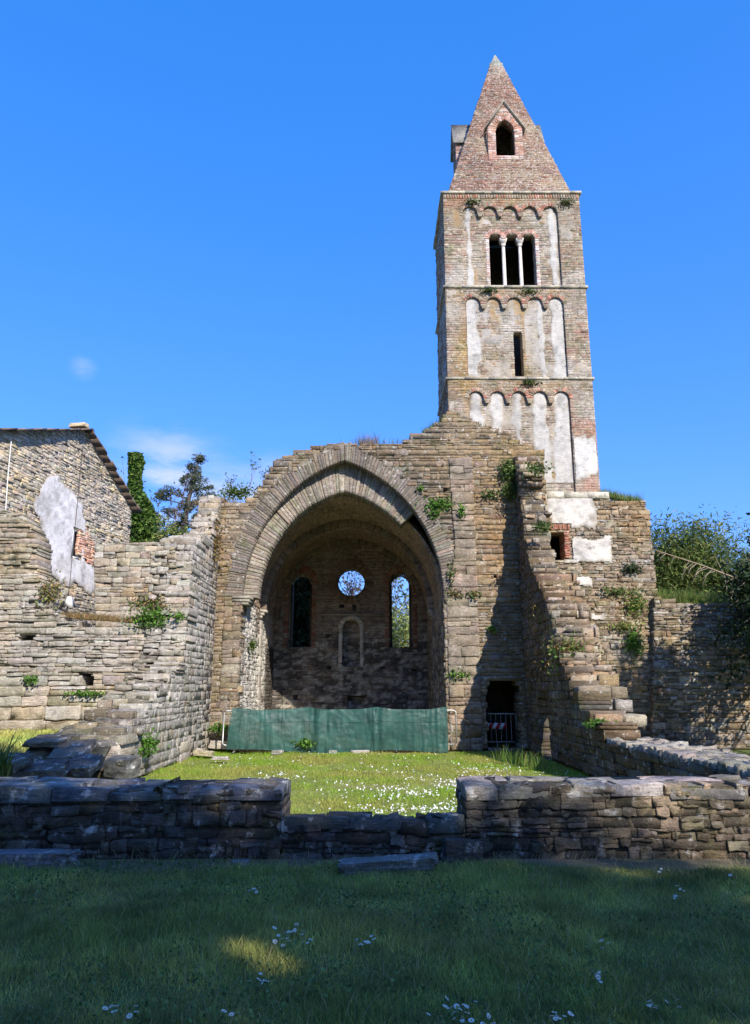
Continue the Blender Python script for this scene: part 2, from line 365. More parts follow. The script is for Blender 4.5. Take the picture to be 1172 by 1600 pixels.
def plaster(fmap, maskf, ur, vr, cell=.045, off=.055, col=(.72, .70, .66), name='plaster', mat='plaster', par=None, colf=None, fade=.3):
    us = np.arange(ur[0], ur[1], cell); vs = np.arange(vr[0], vr[1], cell); U, V = np.meshgrid(us, vs)
    P0 = fmap(U, V, np.zeros_like(U)); m = maskf(U, V) + (fbm(P0, 2.2, 5)-.5)*1.2
    W = off + (fbm(P0, 3.1, 3)-.5)*.02 - np.clip(.25-m, 0, .25)*.12
    P = fmap(U + (rng.random(U.shape)-.5)*cell*.5, V + (rng.random(U.shape)-.5)*cell*.5, W)
    k = m > 0; cellk = k[:-1, :-1] & k[1:, :-1] & k[:-1, 1:] & k[1:, 1:]
    idx = np.arange(U.size).reshape(U.shape); r, c = np.nonzero(cellk)
    q = np.stack([idx[r, c], idx[r, c+1], idx[r+1, c+1], idx[r+1, c]], 1)
    C = np.array(col)*(1 + (fbm(P0, 1.3, 4)[..., None]-.5)*.5)
    if colf is not None: C = colf(U, V, P0, C)
    C = lerp(np.array((.33, .275, .20)), C, np.clip(m/fade, 0, 1)[..., None]) * (1-.35*np.clip((fbm(P0, 3.7, 4)[..., None]-.55)*5, 0, 1))
    used = np.unique(q); rm = -np.ones(U.size, int); rm[used] = np.arange(len(used))
    if len(q) == 0: return None
    a = Acc(); a.add(P.reshape(-1, 3)[used], rm[q], C.reshape(-1, 3)[used]); o = a.build(name, mat, par, smooth=True)
    return o

# colours
P_FAC = [(.22, .17, .115), (.20, .16, .115), (.245, .195, .14), (.22, .175, .13), (.215, .19, .16), (.26, .20, .13), (.20, .18, .155), (.25, .21, .165), (.18, .15, .12)]
P_GREY = [(.235, .20, .17), (.21, .18, .15), (.26, .22, .185), (.225, .19, .15)]
P_PALE = [(.36, .32, .255), (.33, .30, .25), (.38, .32, .23), (.29, .265, .225), (.34, .29, .22), (.39, .36, .31), (.31, .25, .18)]
P_HOUSE = [(.54, .45, .32), (.48, .41, .30), (.58, .50, .38), (.42, .35, .26), (.58, .45, .27), (.48, .43, .36)]
P_TOW = [(.30, .235, .165), (.32, .265, .195), (.27, .20, .14), (.33, .27, .19), (.29, .20, .145), (.34, .28, .21)]
P_BRICK = [(.40, .17, .11), (.44, .22, .15), (.36, .15, .10), (.46, .28, .20)]
P_SPIRE = [(.20, .085, .055), (.22, .10, .065), (.17, .085, .06), (.23, .13, .09), (.19, .11, .07)]
P_IN = [(.30, .245, .195), (.25, .205, .17), (.34, .28, .22), (.21, .18, .15)]
P_FRONT = [(.085, .08, .07), (.065, .06, .052), (.11, .10, .085), (.08, .07, .055), (.13, .115, .095)]
P_FRW = [(.24, .20, .14), (.20, .17, .12), (.27, .23, .17), (.18, .15, .11)]

# ------------------------------------------------------------------ ground
def gz(x, y):
    x = np.asarray(x, float); y = np.asarray(y, float)
    ss = lambda a, b, t: (lambda k: k*k*(3-2*k))(np.clip((t-a)/(b-a), 0, 1))
    left = .62*ss(-5.0, -6.6, x)*ss(9.6, 12.5, y)
    right = 2.7*ss(6.4, 8.5, x)*ss(21.9, 22.6, y)
    far = 2.2*ss(30, 45, y)
    p = np.stack([x, y, x*0], -1)
    return left + np.maximum(right, far) + (fbm(p, .35, 3)-.5)*.10*(np.abs(y-8.1) > .9) - .02
def lerp(a, b, t): return a+(b-a)*t
GR = (.055, .115, .022); GR2 = (.10, .17, .03)
def ground_obj():
    xs = np.concatenate([[-900, -400, -200, -100, -60], np.arange(-40, -12, 2), np.arange(-12, 13, .2), np.arange(14, 40, 2), [60, 100, 200, 400, 900]])
    ys = np.concatenate([[-900, -300, -100, -40, -15, -6], np.arange(-2, 30, .2), np.arange(30, 60, 2), [80, 120, 250, 500, 900, 1500]])
    X, Y = np.meshgrid(xs, ys); Z = gz(X, Y)
    idx = np.arange(X.size).reshape(X.shape); q = np.stack([idx[:-1, :-1], idx[:-1, 1:], idx[1:, 1:], idx[1:, :-1]], -1).reshape(-1, 4)
    P = np.stack([X, Y, Z], -1); n = fbm(P, .9, 4)[..., None]; inner = ((Y > 7.95) & (Y < 21) & (np.abs(X) < 5))[..., None]
    C = np.where(inner, lerp(np.array((.17, .22, .04)), np.array((.26, .25, .08)), np.clip(n*2.4-.8, 0, 1)), lerp(np.array((.10, .14, .035)), np.array((.16, .18, .05)), n))
    dirt = np.clip(1.6-np.abs(Y-7.75-.10*np.sin(X*1.3))/.30, 0, 1)[..., None]*np.clip(n*3-.5, .3, 1); C = lerp(C, np.array((.20, .155, .10)), dirt)
    dn = (np.clip((Y-19.0)/1.0, 0, 1)*(np.abs(X) < 5))[..., None]*np.clip(n*3-.9, 0, 1); C = lerp(C, np.array((.24, .18, .11)), dn*.7)
    a = Acc(); a.add(P.reshape(-1, 3), q, C.reshape(-1, 3)); return tag(a.build('ground', M_ground, None, True), kind='structure')
M_ground = base_mat('ground_soil_grass', var=.3, grain=.3, bumps=((9, .8, .05), (50, .7, .02)))
ground_obj()

# ------------------------------------------------------------------ the ruined church
church = empty('ruined_church', (0, 20, 0), 'roofless brown stone church ruin with a great pointed arch opening on its vaulted chancel', 'church ruin')
def cpart(acc, name, mat, par=None, smooth=False):
    o = acc.build(name, mat, None, smooth); o.parent = church if par is None else par
    if par is None: o.location = (0, -20, 0)
    return o
FY = 20.5
ACX, AZS, AA = -.895, 4.08, 2.80; AR = (3.94**2+AA**2)/(2*AA)
IA = 2.42; IR = (3.10**2+IA**2)/(2*IA)
def px(pts, Y): return [(lambda p: (p[0], p[2]))(at(x, y, Y)) for x, y in pts]
top = px([(318, 800), (322, 784), (345, 780), (375, 786), (398, 772), (415, 745), (432, 718), (470, 702), (515, 694), (522, 690), (560, 695), (600, 692), (628, 690), (640, 682), (665, 672), (690, 656), (700, 641), (722, 646), (742, 660), (780, 672), (815, 690), (850, 706)], FY)
facade = [(-4.9, 0)] + [(-4.95, top[0][1])] + top[1:] + [(4.9, top[-1][1]), (4.9, 0)]
arch_h = arch_poly(ACX, -.5, AZS, AA, AR)
door = [(3.0, -.5), (3.0, 1.68), (3.1, 1.74), (3.8, 1.76), (3.87, 1.7), (3.87, -.5)]
hole1 = px([(806, 0)], FY) and [(3.30, 4.55), (3.30, 4.67), (3.42, 4.67), (3.42, 4.55)]
arch_out = arch_poly(ACX, AZS, AZS, AA+.46, AR+.46)      # masonry stops where the voussoirs start
arch_out = [(ACX-AA, -.5), (ACX-AA, AZS)] + arc_pts(ACX, AZS, AA+.40, AR+.40) + [(ACX+AA, AZS), (ACX+AA, -.5)]
qx = (at(690, 900, FY)[0], at(747, 900, FY)[0])
def fac_paint(P, C):
    n = fbm(P, .8, 4)[..., None]; x = P[..., 0:1]; z = P[..., 2:3]
    C = lerp(C, C*np.array((1.15, .95, .70)), np.clip((n-.45)*4, 0, 1)*.8)
    C = lerp(C, C*np.array((1.05, .88, .6)), np.clip((x-3.0)/1.2, 0, 1)*.7)
    C = lerp(C, np.array((.245, .21, .17))*(.7+.6*n), np.clip(.2-np.abs(x-2.45)/2, 0, .2)*2.2)
    C = C*np.array((1.03, 1.0, .95))
    C = lerp(C, np.array((.30, .22, .10)), np.clip((.9-z)/.9, 0, 1)*np.clip(n*3-1, 0, 1)*.7)
    return C
a = Acc()
masonry(a, face_south(FY), [[(x, z) for x, z in facade], arch_out, door, hole1], P_FAC, hr=(.05, .19), lr=(.08, .42), T=.75, paint=fac_paint, irr=.24, core=(.235, .19, .135), core_in=-.004, gap=.004, prot=(-.012, .022), ragged=.06, split=.4, miss=.004)
fac = cpart(a, 'chancel_arch_wall', 'stone')
# larger blocks of the buttress strip beside the arch
a = Acc(); strip = [(1.98, .0), (1.98, 4.05), (2.25, 5.4), (2.12, 8.1), (2.83, 8.1), (2.86, 0)]
masonry(a, face_south(FY-.035), [strip], P_GREY, hr=(.20, .36), lr=(.35, .75), T=.1, paint=fac_paint, prot=(0, .035), ragged=.02, depth=(.1, .12), coreback=False, end_full=False, miss=.02)
cpart(a, 'quoin_strip', 'stone', fac)
a = Acc(); voussoirs(a, face_south(FY), ACX, AZS, AA, AR, .52, [(.225, .19, .155), (.205, .17, .135), (.24, .195, .15), (.19, .165, .14)], step=.075, gap=.004, depth=.38, prot=(.0, .022), jitw=.07, paint=None)
# jamb stones of the outer order
for s in (-1, 1):
    x0 = ACX+s*AA; r = [(x0, 0), (x0+s*.48, 0), (x0+s*.48, AZS), (x0, AZS)] if s > 0 else [(x0-.48, 0), (x0, 0), (x0, AZS), (x0-.48, AZS)]
    masonry(a, face_south(FY-.02), [r], P_GREY+P_FAC[:2], hr=(.16, .3), lr=(.2, .45), T=.40, prot=(0, .02), ragged=.008, depth=(.2, .3), coreback=False, miss=0, paint=fac_paint)
cpart(a, 'outer_arch', 'stone', fac)
a = Acc(); IY = FY+.36
voussoirs(a, face_south(IY), ACX, AZS, IA, IR, 1.0, tmax=.46, pal=[(.30, .255, .20), (.285, .24, .185), (.315, .275, .22), (.27, .235, .185)], step=.085, gap=.003, depth=.55, prot=(.0, .03))
for s in ():
    x0 = ACX+s*IA; x1 = ACX+s*(AA+.3); r = [(min(x0, x1), 0), (max(x0, x1), 0), (max(x0, x1), AZS), (min(x0, x1), AZS)]
    masonry(a, face_south(IY), [r], P_GREY, hr=(.16, .3), lr=(.2, .45), T=.55, prot=(0, .02), ragged=.006, depth=(.4, .5), miss=0)
cpart(a, 'inner_arch', 'stone', fac)
# impost mouldings at the springing
for s in (-1,):
    a = Acc(); x0 = ACX+s*(IA+.12); x1 = ACX+s*(AA+.25)
    for k, (dz, pr) in enumerate(((0, .05), (.07, .10), (.15, .14))):
        a.box((min(x0+s*(.10-pr*.7), x1), FY-pr*.6, AZS-.22+dz), (max(x0+s*(.10-pr*.7), x1), FY+.72+pr*.01, AZS-.152+dz), (.33, .30, .24))
    cpart(a, 'impost', 'stone', fac)
# rubble back of the facade on the tower side is the tower; chancel walls
CX0, CX1, CY0, CY1 = ACX-2.82, ACX+2.82, FY+.75, 27.5
VA = 2.82; VZS = 4.08; VR = (3.02**2+VA**2)/(2*VA)
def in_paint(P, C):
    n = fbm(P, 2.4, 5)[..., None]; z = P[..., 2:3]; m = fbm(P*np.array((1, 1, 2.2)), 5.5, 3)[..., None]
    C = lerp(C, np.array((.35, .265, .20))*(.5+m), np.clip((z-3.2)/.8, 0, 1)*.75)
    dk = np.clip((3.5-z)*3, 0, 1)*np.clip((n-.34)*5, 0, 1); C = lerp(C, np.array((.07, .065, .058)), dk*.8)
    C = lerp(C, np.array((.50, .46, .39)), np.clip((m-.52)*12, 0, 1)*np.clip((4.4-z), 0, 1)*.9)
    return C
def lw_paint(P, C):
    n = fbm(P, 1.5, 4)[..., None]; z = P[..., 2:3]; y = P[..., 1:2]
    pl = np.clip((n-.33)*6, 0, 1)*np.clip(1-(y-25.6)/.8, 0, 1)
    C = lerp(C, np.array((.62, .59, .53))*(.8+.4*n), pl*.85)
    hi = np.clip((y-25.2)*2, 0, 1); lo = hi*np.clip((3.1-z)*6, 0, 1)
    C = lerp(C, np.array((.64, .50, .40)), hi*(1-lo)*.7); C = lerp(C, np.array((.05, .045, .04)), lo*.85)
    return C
wallrect = [(CY0-.40, 0), (CY0-.3, VZS), (CY1, VZS), (CY1, 0)]
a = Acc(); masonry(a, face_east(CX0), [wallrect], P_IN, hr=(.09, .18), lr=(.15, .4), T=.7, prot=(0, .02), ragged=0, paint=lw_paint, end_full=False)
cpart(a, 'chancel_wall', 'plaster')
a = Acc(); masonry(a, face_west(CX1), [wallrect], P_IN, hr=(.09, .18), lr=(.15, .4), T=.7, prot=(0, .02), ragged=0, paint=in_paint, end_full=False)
cpart(a, 'chancel_wall', 'inner')
WZ0, WZS = 3.05, 5.42; WC = (ACX-1.88, ACX+1.86); OC = (ACX, 5.49)
def circ(cx, cz, r, n=28): return [(cx+r*math.cos(2*math.pi*i/n), cz+r*math.sin(2*math.pi*i/n)) for i in range(n)]
back = [(CX0, 0)] + arc_pts(ACX, VZS, VA+.05, VR+.05) + [(CX1, 0)]
a = Acc(); wins = [arch_poly(c, WZ0, WZS, .44) for c in WC]; oc = circ(*OC, .66)
niche = arch_poly(ACX+.02, 2.35, 3.75, .32); low = [(ACX-.1, .2), (ACX-.1, 1.28), (ACX+.55, 1.28), (ACX+.55, .2)]
holes = [[(x, z), (x, z+.13), (x+.16, z+.13), (x+.16, z)] for x, z in ((-2.95, 1.2), (-1.75, 2.3), (.2, 2.3), (-.85, 4.45), (-1.3, 4.5), (-1.8, 3.4), (1.35, 2.2))]
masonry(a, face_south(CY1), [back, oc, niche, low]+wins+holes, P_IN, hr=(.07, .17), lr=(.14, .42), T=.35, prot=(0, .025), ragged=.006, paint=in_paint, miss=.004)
bw = cpart(a, 'apse_wall', 'inner')
a = Acc(); masonry(a, face_south(CY1+.35), [[(CX0-.3, 0), (CX0-.3, 8), (CX1+.3, 8), (CX1+.3, 0)], circ(*OC, .60)]+[arch_poly(c, WZ0, WZS, .34, .34) if 0 else arch_poly(c, WZ0, WZS+.03, .36) for c in WC], P_IN, hr=(.09, .2), lr=(.2, .5), T=.35, prot=(0, .01), ragged=.0, paint=in_paint, miss=.0)
Q = [[(OC[0]+r*math.cos(t), OC[1]+r*math.sin(t)) for r, t in ((.5, t0), (.5, t1), (.68, t1), (.68, t0))] for t0, t1 in [(2*math.pi*i/40, 2*math.pi*(i+1)/40) for i in range(40)]]
stones(a, face_south(CY1+.34), Q, .37, .01, palette(P_IN, 40), rough=.002, roundness=.003)
for c in WC:
    voussoirs(a, face_south(CY1+.34), c, WZS, .325, .3251, .14, P_IN, step=.08, depth=.37, prot=(0, .01), rough=.002)
    for s in (-1, 1): a.box((min(c+s*.325, c+s*.39), CY1+.33, WZ0), (max(c+s*.325, c+s*.39), CY1+.72, WZS), (.12, .1, .08))
cpart(a, 'outer_leaf', 'inner', bw)
for c in WC:
    a = Acc(); voussoirs(a, face_south(CY1-.01), c, WZS, .44, .4401, .24, P_BRICK, step=.07, depth=.33, prot=(.005, .02), paint=lambda P, C: C*.8)
    for s in (-1, 1):
        x0 = c+s*.44; x1 = c+s*.60; masonry(a, face_south(CY1-.01), [[(min(x0, x1), WZ0), (max(x0, x1), WZ0), (max(x0, x1), WZS), (min(x0, x1), WZS)]], P_BRICK, hr=(.06, .08), lr=(.12, .2), T=.33, prot=(0, .02), ragged=.004, coreback=False, miss=0, paint=lambda P, C: C*.8)
    cpart(a, 'window_surround', 'vaultm', bw)
a = Acc(); Q = []
for i in range(44):
    t0, t1 = 2*math.pi*i/44+.008, 2*math.pi*(i+1)/44-.008; f = lambda r, t: (OC[0]+r*math.cos(t), OC[1]+r*math.sin(t)); Q.append([f(.55, t0), f(.55, t1), f(.84, t1), f(.84, t0)])
stones(a, face_south(CY1-.015), Q, .33, rng.uniform(.005, .02, 44), palette([(.26, .17, .12), (.30, .22, .17), (.2, .14, .1)], 44))
cpart(a, 'oculus_ring', 'vaultm', bw)
a = Acc(); voussoirs(a, face_south(CY1-.03), ACX+.02, 3.75, .32, .3201, .16, [(.62, .56, .47)], step=.12, depth=.1, prot=(.01, .03))
for s in (-1, 1):
    x0 = ACX+.02+s*.32; x1 = ACX+.02+s*.46; masonry(a, face_south(CY1-.03), [[(min(x0, x1), 2.35), (max(x0, x1), 2.35), (max(x0, x1), 3.75), (min(x0, x1), 3.75)]], [(.62, .56, .47), (.55, .50, .42)], hr=(.2, .4), lr=(.2, .3), T=.1, prot=(0, .02), ragged=0, coreback=False, miss=0)
cpart(a, 'niche_frame', 'plaster', bw)
# string course across the apse
a = Acc(); a.box((ACX-1.25, CY1-.07, 4.22), (ACX+1.22, CY1-.026, 4.29), (.38, .33, .26)); cpart(a, 'string_course', 'vaultm', bw)
# pointed barrel vault
Lh = VR*math.acos((VR-VA)/VR)
def vmap(u, v, wv):                  # u: arc length from left spring (0..2Lh), v: Y
    s = np.where(u <= Lh, 1, -1); t = np.where(u <= Lh, u, 2*Lh-u)/VR
    r = VR - wv; x = (VR-VA) - r*np.cos(t)
    return np.stack([ACX+s*x, v, VZS+r*np.sin(t)], -1)
def vt_paint(P, C):
    n = fbm(P, 1.1, 4)[..., None]; return lerp(C, np.array((.36, .25, .17))*(.5+n), .6)
a = Acc(); masonry(a, vmap, [[(0, CY0-.05), (0, CY1), (2*Lh, CY1), (2*Lh, CY0-.05)]], P_IN, hr=(.2, .4), lr=(.09, .2), T=.35, prot=(0, .03), ragged=0, paint=vt_paint, split=0, miss=0, end_full=False, depth=(.05, .06), coreback=False)
cpart(a, 'vault', 'vaultm')
a = Acc(); pts = arc_pts(ACX, VZS, VA+.12, VR+.12, 24); n = len(pts); V = []; 
for (x, z) in pts: V += [(x, CY0-.05, z), (x, CY1+.3, z)]
o_pts = arc_pts(ACX, VZS, VA+.75, VR+.75, 24)
for (x, z) in o_pts: V += [(x, CY0-.05, z), (x, CY1+.3, z)]
Q = [(2*i, 2*i+1, 2*i+3, 2*i+2) for i in range(n-1)] + [(2*n+2*i, 2*n+2*i+1, 2*n+2*i+3, 2*n+2*i+2) for i in range(n-1)]
a.add(V, Q, (.2, .15, .11)); cpart(a, 'vault_shell', 'vaultm')
for ry, rw, rp in ((24.0, .42, .20), (CY1-.28, .26, .20)):
    a = Acc(); voussoirs(a, face_south(ry), ACX, VZS, VA-rp, VR-rp, rp+.05, [(.25, .19, .14), (.22, .17, .13)], step=.2, depth=rw, prot=(0, .01))
    cpart(a, 'vault_rib', 'vaultm')
for s, X in ((-1, CX0), (1, CX1)):
    a = Acc(); x1 = X - s*.055
    masonry(a, face_south(24.0), [[(min(X, x1), 0), (max(X, x1), 0), (max(X, x1), VZS), (min(X, x1), VZS)]], [(.5, .46, .4), (.44, .4, .34)] if s < 0 else P_IN, hr=(.2, .4), lr=(.3, .4), T=.42, prot=(0, .01), ragged=0, miss=0)
    cpart(a, 'pilaster', 'vaultm')
    a = Acc()
    for k, (dz, pr) in enumerate(((0, .09), (.09, .15), (.18, .21))): a.box((min(X, X-s*pr), 23.95-pr*.3, VZS-.28+dz), (max(X, X-s*pr), 24.45+pr*.3, VZS-.195+dz), (.4, .36, .3))
    cpart(a, 'corbel', 'vaultm')

# --- right nave wall with its stepped broken end
NX = 4.05
prof = [(20.35, 8.05), (20.15, 7.6), (19.75, 7.45), (20.0, 7.0), (19.8, 6.5), (19.6, 6.1), (19.7, 5.7), (19.45, 5.3), (19.2, 5.0), (18.9, 4.6), (18.4, 4.3), (17.9, 3.95), (17.4, 3.5), (17.0, 3.0), (16.6, 2.5), (16.3, 2.1), (15.75, 1.75), (15.7, 1.55), (15.1, 1.5), (15.05, 1.25), (14.3, 1.2), (14.25, .98), (13.6, .93), (13.5, .72), (8.4, .70), (8.4, 0)]
pol = [(20.5, 0), (20.5, 8.1)] + prof
dr = [(17.75, -.5), (17.75, 1.0), (17.82, 1.3), (18.0, 1.52), (18.25, 1.63), (18.5, 1.55), (18.75, 1.35), (18.88, 1.0), (18.88, -.5)]
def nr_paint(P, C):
    n = fbm(P, 1.0, 4)[..., None]; f = np.clip((NX+.04-P[..., 0:1])*40, 0, 1); C = lerp(C, C*np.array((.50, .48, .44)), f*np.clip(n*3-.4, .3, 1));  C = lerp(C, C*np.array((1.2, 1.0, .8)), np.clip((n-.4)*4, 0, 1)*.7); return C  # inner face painted darker to deepen its shade
P_RUB = [(.29, .245, .185), (.26, .22, .165), (.32, .27, .20), (.235, .19, .135), (.31, .28, .235), (.27, .205, .135)]
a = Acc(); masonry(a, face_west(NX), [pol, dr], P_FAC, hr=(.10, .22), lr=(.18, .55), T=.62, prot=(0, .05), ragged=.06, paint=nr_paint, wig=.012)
# broken end: stones laid across the thickness, following the profile
def broken_end(acc, polys, x0, x1, zr, pal, paint=None, h=(.08, .2), back=.9, lr=(.12, .42), jy=.12):
    z = zr[0]
    while z < zr[1]:
        hh = rng.uniform(*h); iv = scan(polys, z+hh/2)
        if iv:
            yf = min(i[0] for i in iv)
            fm = lambda u, v, ww: np.stack([u, yf - ww, v], -1)
            Q = []; D = []; Pp = []; x = x0 + rng.uniform(-.05, .05)
            while x < x1:
                ln = rng.uniform(*lr); e = min(x+ln, x1+rng.uniform(-.05, .1)); g = .006
                if e-x > .05: 
                    tj = rng.uniform(-.025, .025, 4)
                    Q.append([(x+g, z+g+tj[0]), (e-g, z+g+tj[1]), (e-g, z+hh-g+tj[2]), (x+g, z+hh-g+tj[3])]); D.append(back); Pp.append(rng.uniform(-jy, jy*.6))
                x += ln
            if Q: stones(acc, fm, Q, np.array(D), np.array(Pp), palette(pal, len(Q)), rough=.025, roundness=.035, paint=paint)
        z += hh
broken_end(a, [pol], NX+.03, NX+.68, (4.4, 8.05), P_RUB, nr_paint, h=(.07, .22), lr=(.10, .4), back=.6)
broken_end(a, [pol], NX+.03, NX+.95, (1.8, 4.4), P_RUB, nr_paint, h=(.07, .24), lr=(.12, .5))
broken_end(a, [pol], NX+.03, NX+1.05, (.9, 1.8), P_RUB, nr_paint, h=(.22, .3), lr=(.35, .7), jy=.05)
topm = plane((0, 0, .71), (1, 0, 0), (0, 1, 0), (0, 0, 1))
masonry(a, topm, [[(NX, 8.3), (NX+1.0, 8.3), (NX+1.0, 14.2), (NX, 14.2)]], [(.30, .27, .22), (.27, .24, .19), (.33, .29, .23)], hr=(.1, .35), lr=(.12, .5), T=.1, prot=(-.01, .05), ragged=.03, depth=(.1, .15), coreback=False, end_full=False, miss=0, rough=.02)
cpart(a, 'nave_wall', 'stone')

# --- left nave wall
NL = -4.4
profL = [(20.4, 6.85), (20.2, 6.65), (20.0, 6.2), (19.6, 6.0), (19.4, 5.6), (18.9, 5.45), (18.3, 5.25), (17.7, 5.05), (17.55, 4.6), (17.45, 4.0), (17.4, 3.2), (17.3, 2.3), (16.8, 2.05), (16.2, 1.8), (15.5, 1.6), (15.0, 1.35), (14.5, 1.15), (14.0, 1.05), (13.9, .9), (13.3, .8), (13.1, 0)]
polL = [(20.5, 0), (20.5, 6.9)] + profL
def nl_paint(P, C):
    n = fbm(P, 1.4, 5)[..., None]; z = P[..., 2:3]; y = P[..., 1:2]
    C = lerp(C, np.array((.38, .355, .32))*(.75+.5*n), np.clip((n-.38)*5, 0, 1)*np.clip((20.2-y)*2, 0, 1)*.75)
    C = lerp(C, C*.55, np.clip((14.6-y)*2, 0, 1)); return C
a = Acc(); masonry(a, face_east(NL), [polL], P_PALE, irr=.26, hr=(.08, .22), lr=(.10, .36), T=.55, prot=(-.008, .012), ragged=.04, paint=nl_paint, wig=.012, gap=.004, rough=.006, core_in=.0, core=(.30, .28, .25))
broken_end(a, [polL], NL-.62, NL-.03, (5.5, 6.8), P_PALE, nl_paint, h=(.05, .16), lr=(.10, .35), jy=.14)
broken_end(a, [polL], NL-.95, NL-.03, (2.4, 5.5), P_PALE, nl_paint, h=(.05, .18), lr=(.10, .4), jy=.12)
broken_end(a, [polL], NL-1.0, NL-.03, (1.3, 2.4), [(.25, .225, .18), (.21, .19, .155), (.28, .25, .20)], None, h=(.05, .11), lr=(.10, .4), jy=.12, back=.7)
broken_end(a, [polL], NL-1.05, NL-.03, (.0, 1.3), P_FRW+P_PALE[:1], None, h=(.14, .24), lr=(.25, .55), jy=.06)
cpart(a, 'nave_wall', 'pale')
# --- left frontal wall with the broken window gap
LY = 17.5
lp = px([(-90, 1175), (-90, 792), (0, 797), (30, 800), (50, 822), (62, 850), (58, 880), (66, 915), (82, 945), (104, 968), (132, 979), (195, 981), (226, 968), (238, 945), (262, 930), (264, 862), (276, 850), (284, 1230), (-90, 1230)], LY)
def lf_paint(P, C):
    n = fbm(P, .9, 4)[..., None]; z = P[..., 2:3]
    C = lerp(C, C*np.array((1.1, .95, .75)), np.clip((n-.5)*5, 0, 1)); C = lerp(C, np.array((.35, .325, .29))*(.8+.4*n), np.clip((z-1.6)/.6, 0, 1)*np.clip((4.2-z)/.6, 0, 1)*.5); return C
box_h = px([(122, 1050), (160, 1050), (160, 1068), (128, 1068)], LY); ht = px([(30, 988), (54, 988), (54, 1000), (30, 1000)], LY)
def pl_size(c, col): return col
a = Acc(); zmid = zat(1050, LY); 
masonry(a, face_south(LY), [clip_poly(lp, -1, zmid), box_h], P_PALE, hr=(.20, .30), lr=(.35, .9), T=.8, prot=(0, .04), ragged=.03, paint=lf_paint, split=.1, gap=.014)
masonry(a, face_south(LY), [clip_poly(lp, zmid, 9), ht], P_PALE, irr=.24, hr=(.045, .16), lr=(.10, .55), T=.8, core=(.27, .24, .19), prot=(-.01, .06), ragged=.08, paint=lf_paint, split=.3, gap=.012)
cpart(a, 'transept_wall', 'pale')
# --- right transept wall below the tower ledge
TY = 21.15
tp = px([(800, 1210), (800, 700), (848, 778), (943, 778), (965, 780), (1008, 786), (1014, 800), (1018, 840), (1022, 880), (1028, 930), (1028, 1215)], TY)
tp = [(4.05, 0), (4.05, 8.2), (4.6, 8.0), (4.85, tp[2][1])] + tp[3:-1] + [(tp[-1][0], 0)]
wn = px([(859, 872), (859, 828), (888, 828), (888, 872)], TY)
def tr_paint(P, C):
    n = fbm(P, .8, 5)[..., None]; x = P[..., 0:1]; z = P[..., 2:3]
    C = lerp(C, C*np.array((1.1, .95, .72)), np.clip((n-.4)*4, 0, 1)); C = lerp(C, np.array((.33, .33, .33)), np.clip(1-np.abs(z-2.7)/.5, 0, 1)*np.clip(1-np.abs(x-7.0)/.6, 0, 1)*.7); return C
a = Acc(); masonry(a, face_south(TY), [tp, wn], P_RUB+P_FAC[:3], irr=.28, hr=(.05, .17), lr=(.07, .34), T=.75, core=(.25, .20, .145), core_in=.0, gap=.005, prot=(-.005, .035), ragged=.06, paint=tr_paint, split=.35)
tw = cpart(a, 'transept_wall', 'stone')
wx0, wx1, wz0, wz1 = wn[0][0], wn[2][0], wn[0][1], wn[1][1]
a = Acc(); nn = 12
Q = [[(wx0-.03+i*(wx1-wx0+.06)/nn+.006, wz1), (wx0-.03+(i+1)*(wx1-wx0+.06)/nn-.006, wz1), (wx0-.03+(i+1)*(wx1-wx0+.06)/nn-.006, wz1+.16), (wx0-.03+i*(wx1-wx0+.06)/nn+.006, wz1+.16)] for i in range(nn)]
stones(a, face_south(TY-.03), Q, .5, rng.uniform(.0, .03, nn), palette(P_BRICK, nn))
masonry(a, face_south(TY-.02), [[(wx1-.14, wz0), (wx1+.02, wz0), (wx1+.02, wz1), (wx1-.14, wz1)]], P_BRICK, hr=(.06, .08), lr=(.12, .2), T=.6, prot=(0, .02), ragged=.01, coreback=False, miss=0)
cpart(a, 'window_surround', 'tower', tw)
def pm_tr(U, V):
    a1 = 1-np.maximum(np.abs(U-5.75)/.85, np.abs(V-zat(800, TY))/.62)
    a2 = 1-np.maximum(np.abs(U-6.15)/.75, np.abs(V-zat(860, TY))/.42)
    a3 = 1-np.maximum(np.abs(U-5.95)/.35, np.abs(V-zat(908, TY))/.18); a4 = 1-np.maximum(np.abs(U-6.2)/.5, np.abs(V-zat(964, TY))/.16)
    hole = np.where((U > wx0-.05) & (U < wx1+.06) & (V > wz0-.02) & (V < wz1+.16), -9, 0)
    return np.clip(np.maximum.reduce([a1, a2, a3*.8, a4*.6]), -.6, .6)*1.3 - .12 + hole
plaster(face_south(TY), pm_tr, (4.7, 7.2), (3.5, 7.85), par=None, col=(.62, .58, .52), colf=lambda U, V, P, C: lerp(C, np.array((.47, .45, .42)), np.clip((fbm(P, 1.5, 4)[..., None]-.42)*5, 0, 1))).parent = tw

